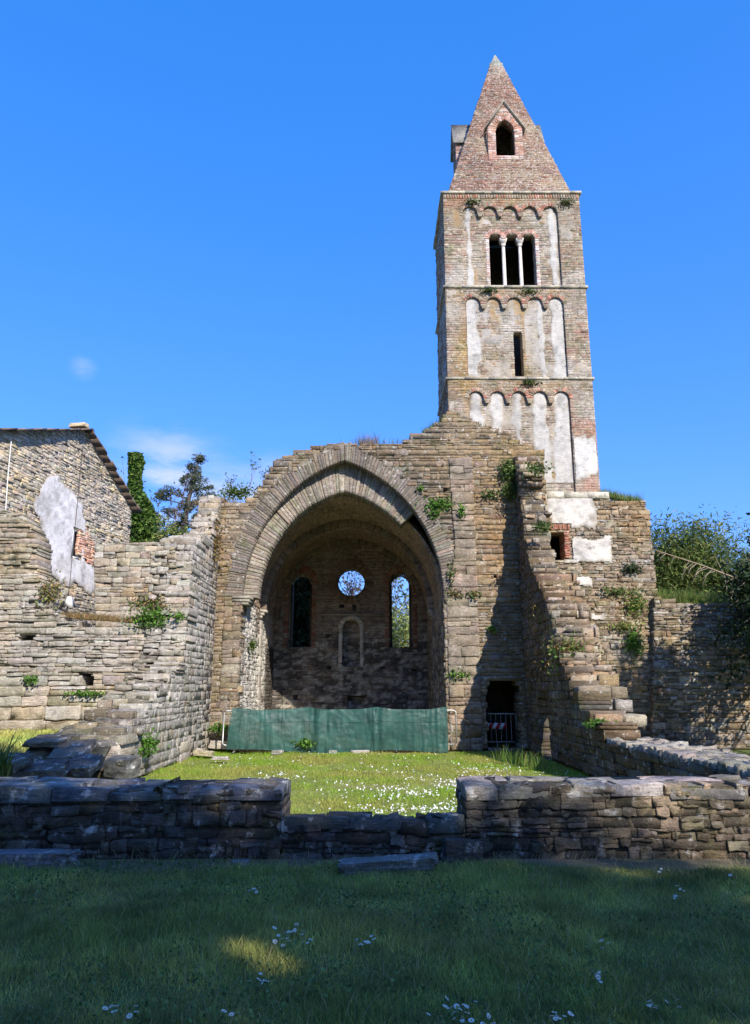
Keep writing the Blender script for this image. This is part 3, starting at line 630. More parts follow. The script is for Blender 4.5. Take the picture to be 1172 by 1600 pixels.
# ------------------------------------------------------------------ bell tower
tower = empty('bell_tower', (4.48, 23.55, 0), 'tall square brick and stone bell tower with pyramid spire and three-light window', 'bell tower')
TOFF = Vector((4.48, 23.55, 0)); tower.scale = (1, .70, 1); tower.location = (4.48, 21.3+2.25*.70, 0)
def tpart(acc, name, mat, par=None, smooth=False):
    o = acc.build(name, mat, None, smooth)
    if par is None: o.parent = tower; o.location = -TOFF
    else: o.parent = par
    return o
TF = 21.3; TX0, TX1 = 2.24, 6.72; TB = TF+4.48
z301, z449, z592, z770 = zat(303, TF), zat(450, TF), zat(593, TF), zat(771, TF)
PAN0, PAN1 = 2.86, 5.98; rec = .11
pc = (PAN0+PAN1)/2; ap = (PAN1-PAN0)/5; ar = .235
acs = [PAN0 + ar + .01 + i*(PAN1-PAN0-2*ar-.02)/4 for i in range(5)]
def arcade_cut(zb, zs):              # recessed panel outline with five scallops
    p = [(PAN0, zb), (PAN0, zs)]
    for i, c in enumerate(acs):
        p += [(c-ar*math.cos(math.pi*k/8), zs+ar*math.sin(math.pi*k/8)) for k in range(9)]
        if i < 4: p += [(c+ar, zs-.07), (acs[i+1]-ar, zs-.07)]
    return p + [(PAN1, zs), (PAN1, zb)]
tri_c = [3.915, 4.455, 4.995]; tri_r = .205; tzs = zat(374, TF+rec); tzb = z449+.04
tri = [(tri_c[0]-tri_r, tzb), (tri_c[0]-tri_r, tzs)]
for i, c in enumerate(tri_c):
    tri += [(c-tri_r*math.cos(math.pi*k/8), tzs+tri_r*math.sin(math.pi*k/8)) for k in range(9)]
tri += [(tri_c[2]+tri_r, tzb)]
slit = arch_poly((at(804, 550, TF)[0]+at(818, 550, TF)[0])/2, zat(590, TF+rec), zat(524, TF+rec), .14)
def tw_paint(P, C):
    n = fbm(P, .9, 5)[..., None]; m = fbm(P, 2.3, 4)[..., None]; z = P[..., 2:3]; x = P[..., 0:1]
    st = vnoise(np.stack([P[..., 0]*3.2, P[..., 1]*.5, P[..., 2]*.35], -1))[..., None]
    C = lerp(C, np.array((.46, .43, .39))*(.75+.5*m), np.clip((n-.46)*5, 0, 1)*.55)
    C = lerp(C, np.array((.38, .24, .07)), np.clip((st-.62)*4, 0, 1)*.6*np.clip((16.0-z)/3, 0, 1))
    for zc in (z301, z449, z592): C = lerp(C, np.array((.27, .17, .07)), np.clip(1-np.abs(z-zc+.2)/.5, 0, 1)*np.clip(m*3-.9, 0, 1)*.75)
    C = lerp(C, np.array((.40, .19, .13)), np.clip((vnoise(P, 1.7)[..., None]-.66)*6, 0, 1)*.5)
    return C
fr = face_south(TF+rec)
a = Acc(); masonry(a, fr, [[(TX0+.02, z770-1.2), (TX1-.02, z770-1.2), (TX1-.02, z301), (TX0+.02, z301)], tri, slit], P_TOW, hr=(.055, .12), lr=(.10, .32), T=.55, prot=(-.004, .014), ragged=.004, paint=tw_paint, split=.1, gap=.004, rough=.006, wig=.008, core=(.30, .245, .18), core_in=.002, miss=.003)
for fm, u0, u1 in ((face_west(TX0+.02), TF+.1, TB), (face_east(TX1-.02), TF+.1, TB)):
    masonry(a, fm, [[(u0, z770-2.5), (u1, z770-2.5), (u1, z301), (u0, z301)]], P_TOW, hr=(.10, .2), lr=(.2, .5), T=.55, prot=(0, .03), ragged=.004, paint=tw_paint, end_full=False, miss=0)
a.box((TX0+.03, TB-.5, 0), (TX1-.03, TB, z301), (.25, .2, .15)); a.box((TX0+.03, TF+.45, 0), (TX0+.55, TB-.5, z770-2.4), (.25, .2, .15)); a.box((TX1-.55, TF+.45, 0), (TX1-.03, TB-.5, z770-2.4), (.25, .2, .15))
a.box((TX0+.55, TF+.65, z592-.3), (TX1-.55, TB-.5, z592-.1), (.1, .08, .06)); a.box((TX0+.55, TF+.66, z301-.2), (TX1-.55, TB-.5, z301-.02), (.1, .08, .06))
tpart(a, 'shaft', 'tower')
def arcade(zb, zt, arch_top_px, name='blind_arcade'):
    zs = zat(arch_top_px, TF) - ar
    a = Acc(); outer = [(TX0, zb), (TX1, zb), (TX1, zt), (TX0, zt)]; cut = arcade_cut(zb, zs)
    cut = [(x, z) for x, z in cut]
    cp_ = [(x, z) if z > zb else (x, zb-.5) for x, z in cut]; zA, zB = zs-.14, zs+ar+.03
    for lo, hi, hh in ((zb, zA, (.055, .11)), (zA, zB, (.028, .042)), (zB, zt, (.055, .11))):
        hp = [clip_poly(cp_, lo-.01, hi+.01)] if lo < zB else []
        masonry(a, face_south(TF), [clip_poly(outer, lo, hi)] + [q for q in hp if len(q) > 2], P_TOW, hr=hh, lr=(.08, .34), T=rec+.01, prot=(0, .014), ragged=.002, paint=tw_paint, split=.1 if lo != zA else 0, gap=.004, rough=.005, wig=.006 if lo != zA else .0, depth=(rec, rec+.01), core=(.30, .245, .18), core_in=.002, miss=0, core_u=.3)
    for c in acs: voussoirs(a, face_south(TF-.016), c, zs, ar-.005, ar-.0049, .12, P_BRICK+P_TOW, step=.055, depth=rec, prot=(.0, .015), rough=.004)
    for i in range(4):
        m = (acs[i]+acs[i+1])/2; hw = (acs[i+1]-acs[i])/2-ar
        stones(a, face_south(TF-.02), [[(m-hw*.55, zs-.17), (m+hw*.55, zs-.17), (m+hw, zs-.02), (m-hw, zs-.02)]], rec+.02, .02, palette(P_TOW, 1), rough=.004)
    tpart(a, name, 'tower')
arcade(z449, z301, 322); arcade(z592, z449, 464); arcade(z770-.02, z592, 611)
# cornices: thin projecting stone slabs on front and side
def cornice(z, h, pr, c=(.40, .36, .28)):
    a = Acc(); x = TX0-pr
    while x < TX1+pr-.01:
        e = min(x+rng.uniform(.5, .9), TX1+pr); jj = rng.uniform(-.008, .008); a.box((x+.003, TF-pr+jj, z+jj*.5), (e-.003, TF+.1, z+h+jj), np.array(c)*rng.uniform(.8, 1.15)); x = e
    y = TF+.103
    while y < TB:
        e = min(y+rng.uniform(.5, .9), TB+pr)
        a.box((TX0-pr+rng.uniform(-.01, .01), y+.003, z), (TX0+.1, e-.003, z+h), c); a.box((TX1-.1, y+.003, z), (TX1+pr, e-.003, z+h), c); y = e
    tpart(a, 'cornice', 'tower')
cornice(z301, .075, .08); cornice(z449, .07, .07); cornice(z592, .07, .06)
a = Acc(); x = at(852, 770, TF)[0]
while x < TX1+.16:
    e = min(x+rng.uniform(.5, .8), TX1+.18); a.box((x+.004, TF-.30, z770-.20), (e-.004, TF+.3, z770-.01), np.array((.52, .48, .38))*rng.uniform(.85, 1.1)); x = e
a.box((TX0, TF+.12, z770-.16), (TX0+.03, TF+.4, z770-.03), (.4, .36, .3)); tpart(a, 'ledge', 'tower')
# saw-tooth brick band under the spire
a = Acc(); Q = []
for i in range(52):
    x = TX0+.03+i*(TX1-TX0-.06)/52; Q.append([(x+.012, z301-.17), (x+.06, z301-.17), (x+.06, z301-.04), (x+.012, z301-.04)])
stones(a, face_south(TF-.01), Q, .04, rng.uniform(.02, .04, 52), palette(P_BRICK+P_TOW, 52), rough=.004); tpart(a, 'brick_frieze', 'tower')
# trifora
a = Acc()
for c in tri_c: voussoirs(a, face_south(TF+rec-.01), c, tzs, tri_r, tri_r+.0001, .15, P_BRICK, step=.055, depth=.3, prot=(.0, .015), rough=.004, paint=lambda P, C: lerp(C, np.array((.6, .45, .4)), .25))
for s, x0 in ((-1, tri_c[0]-tri_r), (1, tri_c[2]+tri_r)):
    masonry(a, face_south(TF+rec-.01), [[(min(x0, x0+s*.12), tzb), (max(x0, x0+s*.12), tzb), (max(x0, x0+s*.12), tzs), (min(x0, x0+s*.12), tzs)]], [(.55, .45, .40), (.5, .35, .3), (.6, .55, .5)], hr=(.06, .09), lr=(.11, .14), T=.4, prot=(0, .012), ragged=.002, coreback=False, miss=0, rough=.004)
tpart(a, 'window_arches', 'tower')
for k in range(2):
    m = (tri_c[k]+tri_c[k+1])/2; a = Acc(); Yc = TF+rec+.16
    a.tube([(m, Yc, tzb+.08), (m, Yc, tzb+.75), (m, Yc, tzs-.2)], [.062, .06, .055], 12, (.66, .60, .54))
    o = tpart(a, 'window_column', 'plaster', smooth=False)
    a = Acc(); V = []
    for z, r in ((tzs-.21, .062), (tzs-.12, .07), (tzs-.06, .105), (tzs+.03, .12)): V += [(m-r, Yc-r*1.4, z), (m+r, Yc-r*1.4, z), (m+r, Yc+r*1.4, z), (m-r, Yc+r*1.4, z)]
    Q = [(i*4+j, i*4+(j+1) % 4, i*4+4+(j+1) % 4, i*4+4+j) for i in range(3) for j in range(4)] + [(0, 1, 2, 3), (12, 13, 14, 15)]
    a.add(V, Q, (.62, .56, .5)); a.box((m-.085, Yc-.1, tzb), (m+.085, Yc+.1, tzb+.08), (.5, .45, .4)); tpart(a, 'capital', 'plaster', o)
# white plaster remains on the panels
def strip_mask(xs, zb, zt):
    def f(U, V):
        m = np.full(U.shape, -9.)
        for (x, hw, s) in xs: m = np.maximum(m, s*.55+.35*(1-np.abs(U-x)/hw)*2-.25)
        m = np.minimum(m, 2.5*np.minimum(V-zb, zt-V)+.2)
        for c in acs: pass
        return m
    return f
WHT = lambda U, V, P, C: lerp(C, np.array((.50, .475, .44)), np.clip((fbm(P, 1.8, 3)[..., None]-.36)*5, 0, 1)*.8)
def panel_in(f, zs):                 # keep plaster inside the recessed panel, below its scallops
    def g(U, V):
        m = f(U, V); ins = (U > PAN0+.01) & (U < PAN1-.01); k = np.zeros(U.shape, bool)
        for c in acs: k |= (np.abs(U-c) < ar) & (V < zs + np.sqrt(np.clip(ar**2-(U-c)**2, 0, 1)))
        return np.where(ins & (k | (V < zs-.12)), m, -9)
    return g
frp = face_south(TF+rec-.0)
for zb, zt, px_top, xs in ((z592+.07, z449, 464, [(3.05, .24, .75), (5.8, .24, .7), (5.25, .25, -.15)]),
                           (z449+.07, z301, 322, [(5.78, .22, -.02), (3.05, .2, -.12)]),
                           (z770+.35, z592, 611, [(3.1, .27, .3), (3.72, .25, .3), (4.38, .25, .15), (5.05, .3, .35), (5.75, .3, .6)])):
    zs = zat(px_top, TF)-ar
    o = plaster(frp, panel_in(strip_mask(xs, zb, zt), zs), (PAN0, PAN1), (zb, zt), off=.030, cell=.035, colf=WHT, col=(.50, .47, .42))
    if o: o.parent = tower; o.location = -TOFF
    o = plaster(frp, panel_in(lambda U, V: np.minimum(np.where((np.abs(U-4.455) < .95) & (V > tzb-.05) & (V < tzs+.5), -9, np.where((np.abs(U-slit[0][0]-.14) < .2) & (V < slit[3][1]+.3) & (V > slit[0][1]-.3), -9, .16 if zb < z449-.5 else .06)), 3*np.minimum(V-zb, zt-V)), zs), (PAN0, PAN1), (zb, zt), off=.016, cell=.04, col=(.37, .32, .25), name='render_coat',
        colf=lambda U, V, P, C: lerp(lerp(C, np.array((.46, .43, .40)), np.clip((fbm(P, 1.1, 3)[..., None]-.45)*5, 0, 1)), np.array((.36, .21, .07)), np.clip((vnoise(np.stack([P[..., 0]*2.6, P[..., 1]*0, P[..., 2]*.3], -1))[..., None]-.6)*5, 0, .75)))
    if o: o.parent = tower; o.location = -TOFF
o = plaster(face_south(TF), lambda U, V: np.where(((U < PAN0-.03) | (U > PAN1+.03)) & (np.abs(V-z449-.03) > .1) & (np.abs(V-z592-.03) > .1) & (U > TX0+.02) & (U < TX1-.02), -.02, -9), (TX0, TX1), (z770+.05, z301-.2), off=.014, cell=.04, col=(.36, .31, .245), name='render_coat', fade=.2,
    colf=lambda U, V, P, C: lerp(lerp(C, np.array((.44, .41, .37)), np.clip((fbm(P, 1.1, 3)[..., None]-.45)*5, 0, 1)), np.array((.34, .21, .08)), np.clip((vnoise(np.stack([P[..., 0]*2.6, P[..., 1]*0, P[..., 2]*.3], -1))[..., None]-.6)*5, 0, .7)))
if o: o.parent = tower; o.location = -TOFF
def low_mask(U, V): return np.clip(1-np.maximum(np.abs(U-6.35)/.55, np.abs(V-zat(715, TF))/.7), -.7, .7)*1.1
o = plaster(face_south(TF), lambda U, V: np.where((U > PAN1+.03) & (U < TX1-.02), low_mask(U, V), -9), (PAN1, TX1), (z770, z592-.6), off=.03, cell=.035, colf=WHT); o.parent = tower; o.location = -TOFF
# spire
SB = 2.06; SZ0 = z301+.07; SC_ = np.array((4.47, 23.54)); APZ = zat(87, 22.88); APT = zat(107, 22.88)
SH = (APT-SZ0)*SB/(SB-.22)
sl = np.array((0, SB, SH)); sl_len = np.linalg.norm(sl)
def sp_paint(P, C):
    n = fbm(P, 1.4, 4)[..., None]; C = lerp(C, np.array((.33, .27, .17)), np.clip((n-.5)*5, 0, 1)*.6); z = P[..., 2:3]
    return lerp(C, np.array((.34, .31, .25)), np.clip((z-APT+1.0)/1.4, 0, 1)*.7)
spire = None
dz0 = zat(252, 21.98); dzp = zat(166, 21.95); dzs = zat(205, 21.95)
v_of = lambda z: (z-SZ0)/SH*sl_len
for k in range(4):
    a = Acc(); ca, sa = math.cos(k*math.pi/2), math.sin(k*math.pi/2)
    rot = lambda v: np.array((v[0]*ca-v[1]*sa, v[0]*sa+v[1]*ca, v[2]))
    O = np.array((SC_[0], SC_[1], SZ0)) + rot((0, -SB, 0)); U = rot((1, 0, 0)); V = rot((0, SB, SH))/sl_len; Nn = np.cross(U, V)
    tri_p = [(-SB, 0), (SB, 0), (.22, sl_len*(SB-.22)/SB), (-.22, sl_len*(SB-.22)/SB)]
    hole = [(-.34, v_of(dz0)), (-.34, v_of(dzs+.2)), (0, v_of(dzs+.6)), (.34, v_of(dzs+.2)), (.34, v_of(dz0))]
    masonry(a, plane(O, U, V, Nn), [tri_p, hole], P_SPIRE, hr=(.06, .13), lr=(.10, .28), T=.25, prot=(-.01, .022), ragged=.0, paint=sp_paint, split=.1, gap=.004, rough=.010, core=(.21, .12, .08), core_in=-.004, miss=.01)
    if k == 0: spire = tpart(a, 'spire', 'spire')
    else: tpart(a, 'spire_face', 'spire', spire)
    # dormer
    a = Acc(); dY = (21.93-SC_[1])*(.88 if k == 1 else 1); O2 = np.array((SC_[0], SC_[1], 0)) + rot((0, dY, 0)); dm = plane(O2, U, (0, 0, 1), rot((0, -1, 0)))
    hw = .60; g = [(-hw, dz0-.12), (-hw, dzs-.05), (0, dzp-.07), (hw, dzs-.05), (hw, dz0-.12)]; op = arch_poly(0, dz0+.04, dzs-.18, .32, .52)
    masonry(a, dm, [g, op], [(.48, .30, .24), (.42, .24, .18), (.52, .40, .34)], hr=(.06, .09), lr=(.1, .22), T=.2, prot=(0, .015), ragged=.0, split=0, rough=.005, miss=0, core=(.3, .24, .2))
    voussoirs(a, plane(O2+rot((0, -.012, 0)), U, (0, 0, 1), rot((0, -1, 0))), 0, dzs-.18, .31, .51, .17, P_BRICK+[(.6, .45, .4)], step=.07, depth=.3, prot=(.0, .01), rough=.004)
    for s in (-1, 1):                # cheeks and gable slabs
        x0, x1 = s*hw, s*(hw-.12)
        def bx8(pts, c):
            a.add([O2 + np.array(rot(q)) for q in pts], [(0, 3, 2, 1), (4, 5, 6, 7), (0, 1, 5, 4), (1, 2, 6, 5), (2, 3, 7, 6), (3, 0, 4, 7)], c)
        bx8([(x0, .15, dz0-.1), (x1, .15, dz0-.1), (x1, .9, dz0-.1), (x0, .9, dz0-.1), (x0, .15, dzs), (x1, .15, dzs), (x1, .9, dzs), (x0, .9, dzs)], (.40, .33, .27))
        e = s*(hw+.10); ze = dzs-.13; zt = dzp-.02
        bx8([(e, -.10, ze), (0, -.10, zt-.02), (0, .95, zt-.02), (e, .95, ze), (e, -.10, ze+.06), (0, -.10, zt+.05), (0, .95, zt+.05), (e, .95, ze+.06)], (.30, .27, .22))
    tpart(a, 'dormer', 'tower', spire)
a = Acc(); b = .24
V = [(SC_[0]+sx*r, SC_[1]+sy*r, z) for z, r in ((APT-.06, b), (APT+.07, b), (APT+.075, .20), (APZ, .02)) for sx, sy in ((-1, -1), (1, -1), (1, 1), (-1, 1))]
a.add(V, [(i*4+j, i*4+(j+1) % 4, i*4+4+(j+1) % 4, i*4+4+j) for i in range(3) for j in range(4)] + [(12, 13, 14, 15)], (.27, .27, .22)); tpart(a, 'pinnacle', 'tower', spire)

# ------------------------------------------------------------------ low entrance wall in front
def low_wall():
    a = Acc(); Y0 = 7.82; zt = zat(1240, Y0); zg = .325; gx0, gx1 = at(441, 1250, Y0)[0], at(727, 1250, Y0)[0]
    th = .82
    def fw_paint(P, C):
        n = fbm(P, 1.3, 4)[..., None]; x = P[..., 0:1]; k = np.clip((x-1.6)/1.2, 0, 1); C = lerp(C, C*np.array((2.7, 2.3, 1.75)), k)  # right end brightened, left kept dark: sun and shade put into the colour
        return lerp(C, C*.6, np.clip((n-.5)*5, 0, 1)*.6)
    tops = [(-7, zt+.02), (-4.2, zt), (-3.2, zt-.01), (-2.2, zt+.03), (-1.5, zt+.05), (gx0-.08, zt+.03), (gx0, zt-.04)]
    topr = [(gx1, zt-.04), (gx1+.06, zt+.02), (1.6, zt+.05), (2.4, zt+.06), (3.4, zt+.07), (5, zt+.06), (7, zt+.08)]
    for pl, TT in (([(-7, -.1)] + tops + [(gx0, -.1)], th), ([(gx1, -.1)] + topr + [(7, -.1)], th), ([(gx0, -.1), (gx0, zg), (gx1, zg), (gx1, -.1)], .22)):
      masonry(a, face_south(Y0), [pl], P_FRONT, irr=.30, hr=(.035, .13), lr=(.05, .25), T=TT, prot=(-.02, .035), ragged=.012, paint=fw_paint, split=.35, rough=.014, core=(.075, .065, .05), core_in=.004, gap=.005, miss=.015, wig=.035)
    # coping: flat slabs on top, two runs and the lower gap
    for x0, x1, zz, pal in ((-7, gx0, zt+.03, [(.15, .155, .16), (.12, .125, .13), (.18, .185, .185)]), (gx1, 7, zt+.06, [(.26, .235, .20), (.30, .27, .23), (.21, .19, .16)]), (gx0, gx1, zg+.012, [(.10, .10, .09)])):  # left run bluish and dark, right run warm: shade and sun in the colour
        tm = plane((0, 0, zz), (1, 0, 0), (0, 1, 0), (0, 0, 1))
        tk = .24 if x0 == gx0 and x1 == gx1 else th; masonry(a, tm, [[(x0, Y0-.03), (x1, Y0-.03), (x1, Y0+tk), (x0, Y0+tk)]], pal, hr=(.2, .45), lr=(.25, .8), T=.1, prot=(-.01, .035), ragged=.01, depth=(.08, .12), coreback=False, end_full=False, miss=0, rough=.016, gap=.008)
    o = a.build('low_entrance_wall', 'front', origin=(0, Y0, 0))
    return tag(o, 'long knee-high rubble wall with a lowered gap in the middle, between the two lawns', 'stone wall')
low_wall()

# ------------------------------------------------------------------ right boundary wall, back courtyard wall
a = Acc(); bp = px([(1022, 1215), (1022, 932), (1060, 940), (1100, 946), (1172, 944), (1330, 950), (1330, 1215)], 20.95); bp[0] = (bp[0][0], 0); bp[-1] = (bp[-1][0], 0)
masonry(a, face_south(20.95), [bp], P_RUB+P_FAC, irr=.26, hr=(.07, .19), lr=(.10, .42), T=.6, core_in=.0, prot=(-.008, .035), ragged=.04, paint=tr_paint, split=.3)
tag(a.build('boundary_wall', 'stone', origin=(9.5, 21, 0)), 'lower rubble wall with grassy top running right from the ruin, shaded by foliage', 'stone wall')
a = Acc(); cp = px([(60, 1215), (150, 1000), (147, 900), (148, 851), (200, 848), (300, 848), (300, 1215)], 21.2); cp = [(cp[1][0], 0)]+cp[1:6]+[(cp[5][0], 0)]
masonry(a, face_south(21.2), [cp], P_PALE, hr=(.12, .24), lr=(.2, .55), T=.5, prot=(0, .04), ragged=.03, paint=lf_paint, split=.2)
tag(a.build('courtyard_wall', 'pale', origin=(-8, 21.2, 0)), 'pale coursed stone wall with level top, seen beyond the broken window gap', 'stone wall')

# ------------------------------------------------------------------ stone house on the left
hd = np.array((.157, 1.0, 0)); hd /= np.linalg.norm(hd); hn = np.array((hd[1], -hd[0], 0))
def hray(x, y):                      # photo pixel -> (u along wall, z) on the house gable plane
    H0 = np.array((-9.89, 30., 0)); u_ = (x-PX)/F; v_ = (PY-y)/F; d = np.array((u_, CP-v_*SP, SP+v_*CP)); o = np.array((0, 0, EYE))
    t = np.dot(H0-o, hn)/np.dot(d, hn); p = o+t*d; return (float(np.dot(p-H0, hd)), float(p[2]))
H0 = np.array((-9.89, 30., 0)); hmap = plane(H0, hd, (0, 0, 1), hn)
house = empty('stone_house', tuple(H0), 'pale rubble house gable with slate roof edge and white plaster patch round a small window', 'house')
def hpart(acc_or_obj, name=None, mat=None, par=None):
    o = acc_or_obj.build(name, mat) if isinstance(acc_or_obj, Acc) else acc_or_obj
    if par is None: o.parent = house; o.location = -Vector(tuple(H0))
    else: o.parent = par
    return o
pk = hray(133, 672); rt = hray(206, 792); lf_ = hray(0, 672)
slope = (pk[1]-lf_[1])/(pk[0]-lf_[0]); far_l = (lf_[0]-3, lf_[1]-3*slope)
hw0, hw1 = hray(112, 822), hray(120, 868)
wq = [hray(109, 870), hray(109, 824), hray(121, 828), hray(121, 872)]; wu0, wu1 = wq[0][0], wq[2][0]+.25; wz0_, wz1_ = min(wq[0][1], wq[3][1]), max(wq[1][1], wq[2][1])
wp = [(wu0, wz0_), (wu0, wz1_), (wu1, wz1_), (wu1, wz0_)]
def h_paint(P, C):
    n = fbm(P, .6, 4)[..., None]; z = P[..., 2:3]; C = lerp(C, np.array((.42, .37, .32))*(.8+.4*n), np.clip((n-.45)*4, 0, 1)*.6)
    return lerp(C, np.array((.27, .24, .20))*(.8+.4*n), np.clip((4.9-z)*2, 0, 1)*.8)
a = Acc(); masonry(a, hmap, [[(far_l[0], 0), far_l, pk, rt, (rt[0], 0)], wp], P_HOUSE, irr=.26, hr=(.06, .16), lr=(.10, .42), T=.5, core=(.45, .38, .28), core_in=.004, prot=(-.008, .04), ragged=.02, paint=h_paint, split=.25, gap=.012)
hwall = hpart(a, 'wall', 'pale')
def h3(u, z, out=0): return tuple(H0 + hd*u + hn*out + np.array((0, 0, z)))
a = Acc()
def roof_slab(p0, p1, th, name):
    n = 11; a = Acc()
    for i in range(n):
        f0, f1 = i/n, (i+1)/n; u0, z0 = lerp(p0[0], p1[0], f0), lerp(p0[1], p1[1], f0); u1, z1 = lerp(p0[0], p1[0], f1), lerp(p0[1], p1[1], f1); j = rng.uniform(-.012, .012); oo = .28+rng.uniform(-.04, .05)
        V = [h3(u0, z0-.02+j, oo), h3(u1, z1-.02+j, oo), h3(u1, z1-.02+j, -6), h3(u0, z0-.02+j, -6), h3(u0, z0+th+j, oo), h3(u1, z1+th+j, oo), h3(u1, z1+th+j, -6), h3(u0, z0+th+j, -6)]
        a.add(V, [(0, 3, 2, 1), (4, 5, 6, 7), (0, 1, 5, 4), (1, 2, 6, 5), (2, 3, 7, 6), (3, 0, 4, 7)], (.15, .12, .1))
    return hpart(a, name, 'slate')
roof_slab(far_l, pk, .045, 'roof_slope'); roof_slab(pk, (rt[0]+.25, rt[1]-.2), .06, 'roof_slope')
a = Acc(); stones(a, hmap, [[(pk[0]-.30, pk[1]+.06), (pk[0]+.10, pk[1]+.06), (pk[0]+.08, pk[1]+.26), (pk[0]-.2, pk[1]+.22)]], .5, .1, palette(P_HOUSE, 1), rough=.03); hpart(a, 'ridge_stone', 'pale')
# side return of the house so that it is a solid body
a = Acc(); V = [h3(rt[0]-.01, 0, -.5), h3(rt[0]-.01, rt[1]-.02, -.5), h3(rt[0]-.01, rt[1]-.02, -6), h3(rt[0]-.01, 0, -6), h3(rt[0]-.5, 0, -.5), h3(rt[0]-.5, rt[1]-.02, -.5), h3(rt[0]-.5, rt[1]-.02, -6), h3(rt[0]-.5, 0, -6)]
a.add(V, [(0, 1, 2, 3), (4, 7, 6, 5), (1, 5, 6, 2), (0, 4, 5, 1)], (.4, .35, .28)); hpart(a, 'rear_wall', 'pale')
# plaster patch round the window
pp = [hray(*p) for p in ((58, 790), (62, 770), (78, 750), (86, 753), (98, 765), (108, 770), (122, 790), (128, 812), (128, 880), (140, 890), (148, 905), (140, 925), (118, 905), (95, 900), (70, 885), (62, 850), (66, 820))]
def poly_sd(poly, U, V):
    ins = np.zeros(U.shape, bool); dist = np.full(U.shape, 9.)
    for i in range(len(poly)):
        (x0, y0), (x1, y1) = poly[i], poly[(i+1) % len(poly)]
        c = ((y0 <= V) != (y1 <= V)); xi = x0 + (V-y0)*(x1-x0)/((y1-y0) if y1 != y0 else 1e-9); ins ^= c & (U < xi)
        t = np.clip(((U-x0)*(x1-x0)+(V-y0)*(y1-y0))/((x1-x0)**2+(y1-y0)**2+1e-9), 0, 1); dist = np.minimum(dist, np.hypot(U-x0-t*(x1-x0), V-y0-t*(y1-y0)))
    return np.where(ins, dist, -dist)
us = [p[0] for p in pp]; vs = [p[1] for p in pp]
nowin = lambda U, V: np.where((U > wu0-.03) & (U < wu1+.03) & (V > wz0_-.03) & (V < wz1_+.03), -9, 0)
hpart(plaster(hmap, lambda U, V: poly_sd(pp, U, V)*1.6+.32+nowin(U, V), (min(us)-.3, max(us)+.3), (min(vs)-.3, max(vs)+.3), off=.07, cell=.05, col=(.62, .59, .56), name='plaster_patch',
      colf=lambda U, V, P, C: lerp(C, np.array((.78, .75, .74)), np.clip((fbm(P, 1.6, 4)[..., None]-.4)*5, 0, 1))))
bq = [hray(*p) for p in ((122, 830), (138, 835), (148, 860), (142, 885), (128, 872), (118, 866))]; us = [p[0] for p in bq]; vs = [p[1] for p in bq]
a = Acc(); masonry(a, plane(H0+hn*.07, hd, (0, 0, 1), hn), [bq], [(.62, .36, .24), (.58, .30, .2), (.66, .44, .32)], hr=(.07, .11), lr=(.16, .3), T=.1, prot=(0, .02), ragged=.06, coreback=False, miss=.05); hpart(a, 'brick_patch', 'tower')
a = Acc()
for (u0, u1, z0, z1, o) in ((wu0, wu0+.12, wz0_, wz1_, 0), (wu1-.06, wu1, wz0_, wz1_, 0), (wu0+.12, wu1-.06, wz1_-.07, wz1_, 0), (wu0+.12, wu1-.06, wz0_, wz0_+.05, 0)):
    V = [h3(u, z, w_) for w_ in (.02, -.14) for u, z in ((u0, z0), (u1, z0), (u1, z1), (u0, z1))]
    a.add(V, [(0, 1, 2, 3), (4, 7, 6, 5), (0, 4, 5, 1), (1, 5, 6, 2), (2, 6, 7, 3), (3, 7, 4, 0)], (.7, .7, .7))
wo_ = hpart(a, 'window', 'white')
a = Acc(); V = [h3(u, z, -.12) for u, z in ((wu0, wz0_), (wu1, wz0_), (wu1, wz1_), (wu0, wz1_))]; a.add(V, [(0, 1, 2, 3)], (.02, .02, .02)); hpart(a, 'pane', 'black', wo_)
a = Acc(); a.tube([h3(hray(12, 690)[0], hray(12, 690)[1], .12), h3(hray(8, 740)[0], hray(8, 740)[1], .1), h3(hray(3, 800)[0], hray(3, 800)[1], .12)], .018, 5); o = hpart(a, 'cable', 'white')
a = Acc(); u, z = hray(126, 700); z2 = hray(124, 960)[1]; a.tube([h3(u, z, .09), h3(u-.03, (z+z2)/2, .1), h3(u, z2, .09)], .012, 5); hpart(a, 'cable', 'wire')

#@@PART2
# ------------------------------------------------------------------ vegetation helpers
def leaves(acc, P, size, cols, aspect=.5, up=.3, flat=None, jit=.25):
    """small folded diamond leaves at points P"""
    P = np.asarray(P, float); n = len(P)
    if n == 0: return
    d = rng.normal(0, 1, (n, 3)); d[:, 2] = d[:, 2]*.7 + up; d /= np.linalg.norm(d, axis=1, keepdims=True)
    e = np.cross(d, rng.normal(0, 1, (n, 3))); e /= np.linalg.norm(e, axis=1, keepdims=True)
    sz = np.asarray(size)*rng.uniform(.6, 1.4, n); s = sz[:, None]
    V = np.stack([P-d*s*.5, P+e*s*aspect*.5, P+d*s*.5, P-e*s*aspect*.5], 1)
    c = np.asarray(cols, float)[rng.integers(0, len(cols), n)]*(1+rng.normal(0, jit, (n, 1))).clip(.4, 1.8)
    acc.add(V.reshape(-1, 3), np.arange(4*n).reshape(n, 4), np.repeat(c, 4, 0))
def in_ellipsoid(n, c, r, shell=.0, lump=.35, lf=1.0):
    d = rng.normal(0, 1, (n, 3)); d /= np.linalg.norm(d, axis=1, keepdims=True); t = rng.uniform(shell, 1, n)**.45
    c = np.asarray(c, float); r = np.asarray(r, float)
    k = 1 + (fbm(c+d*3, lf, 3)-.5)*2*lump
    return c + d*r*(t*k)[:, None]
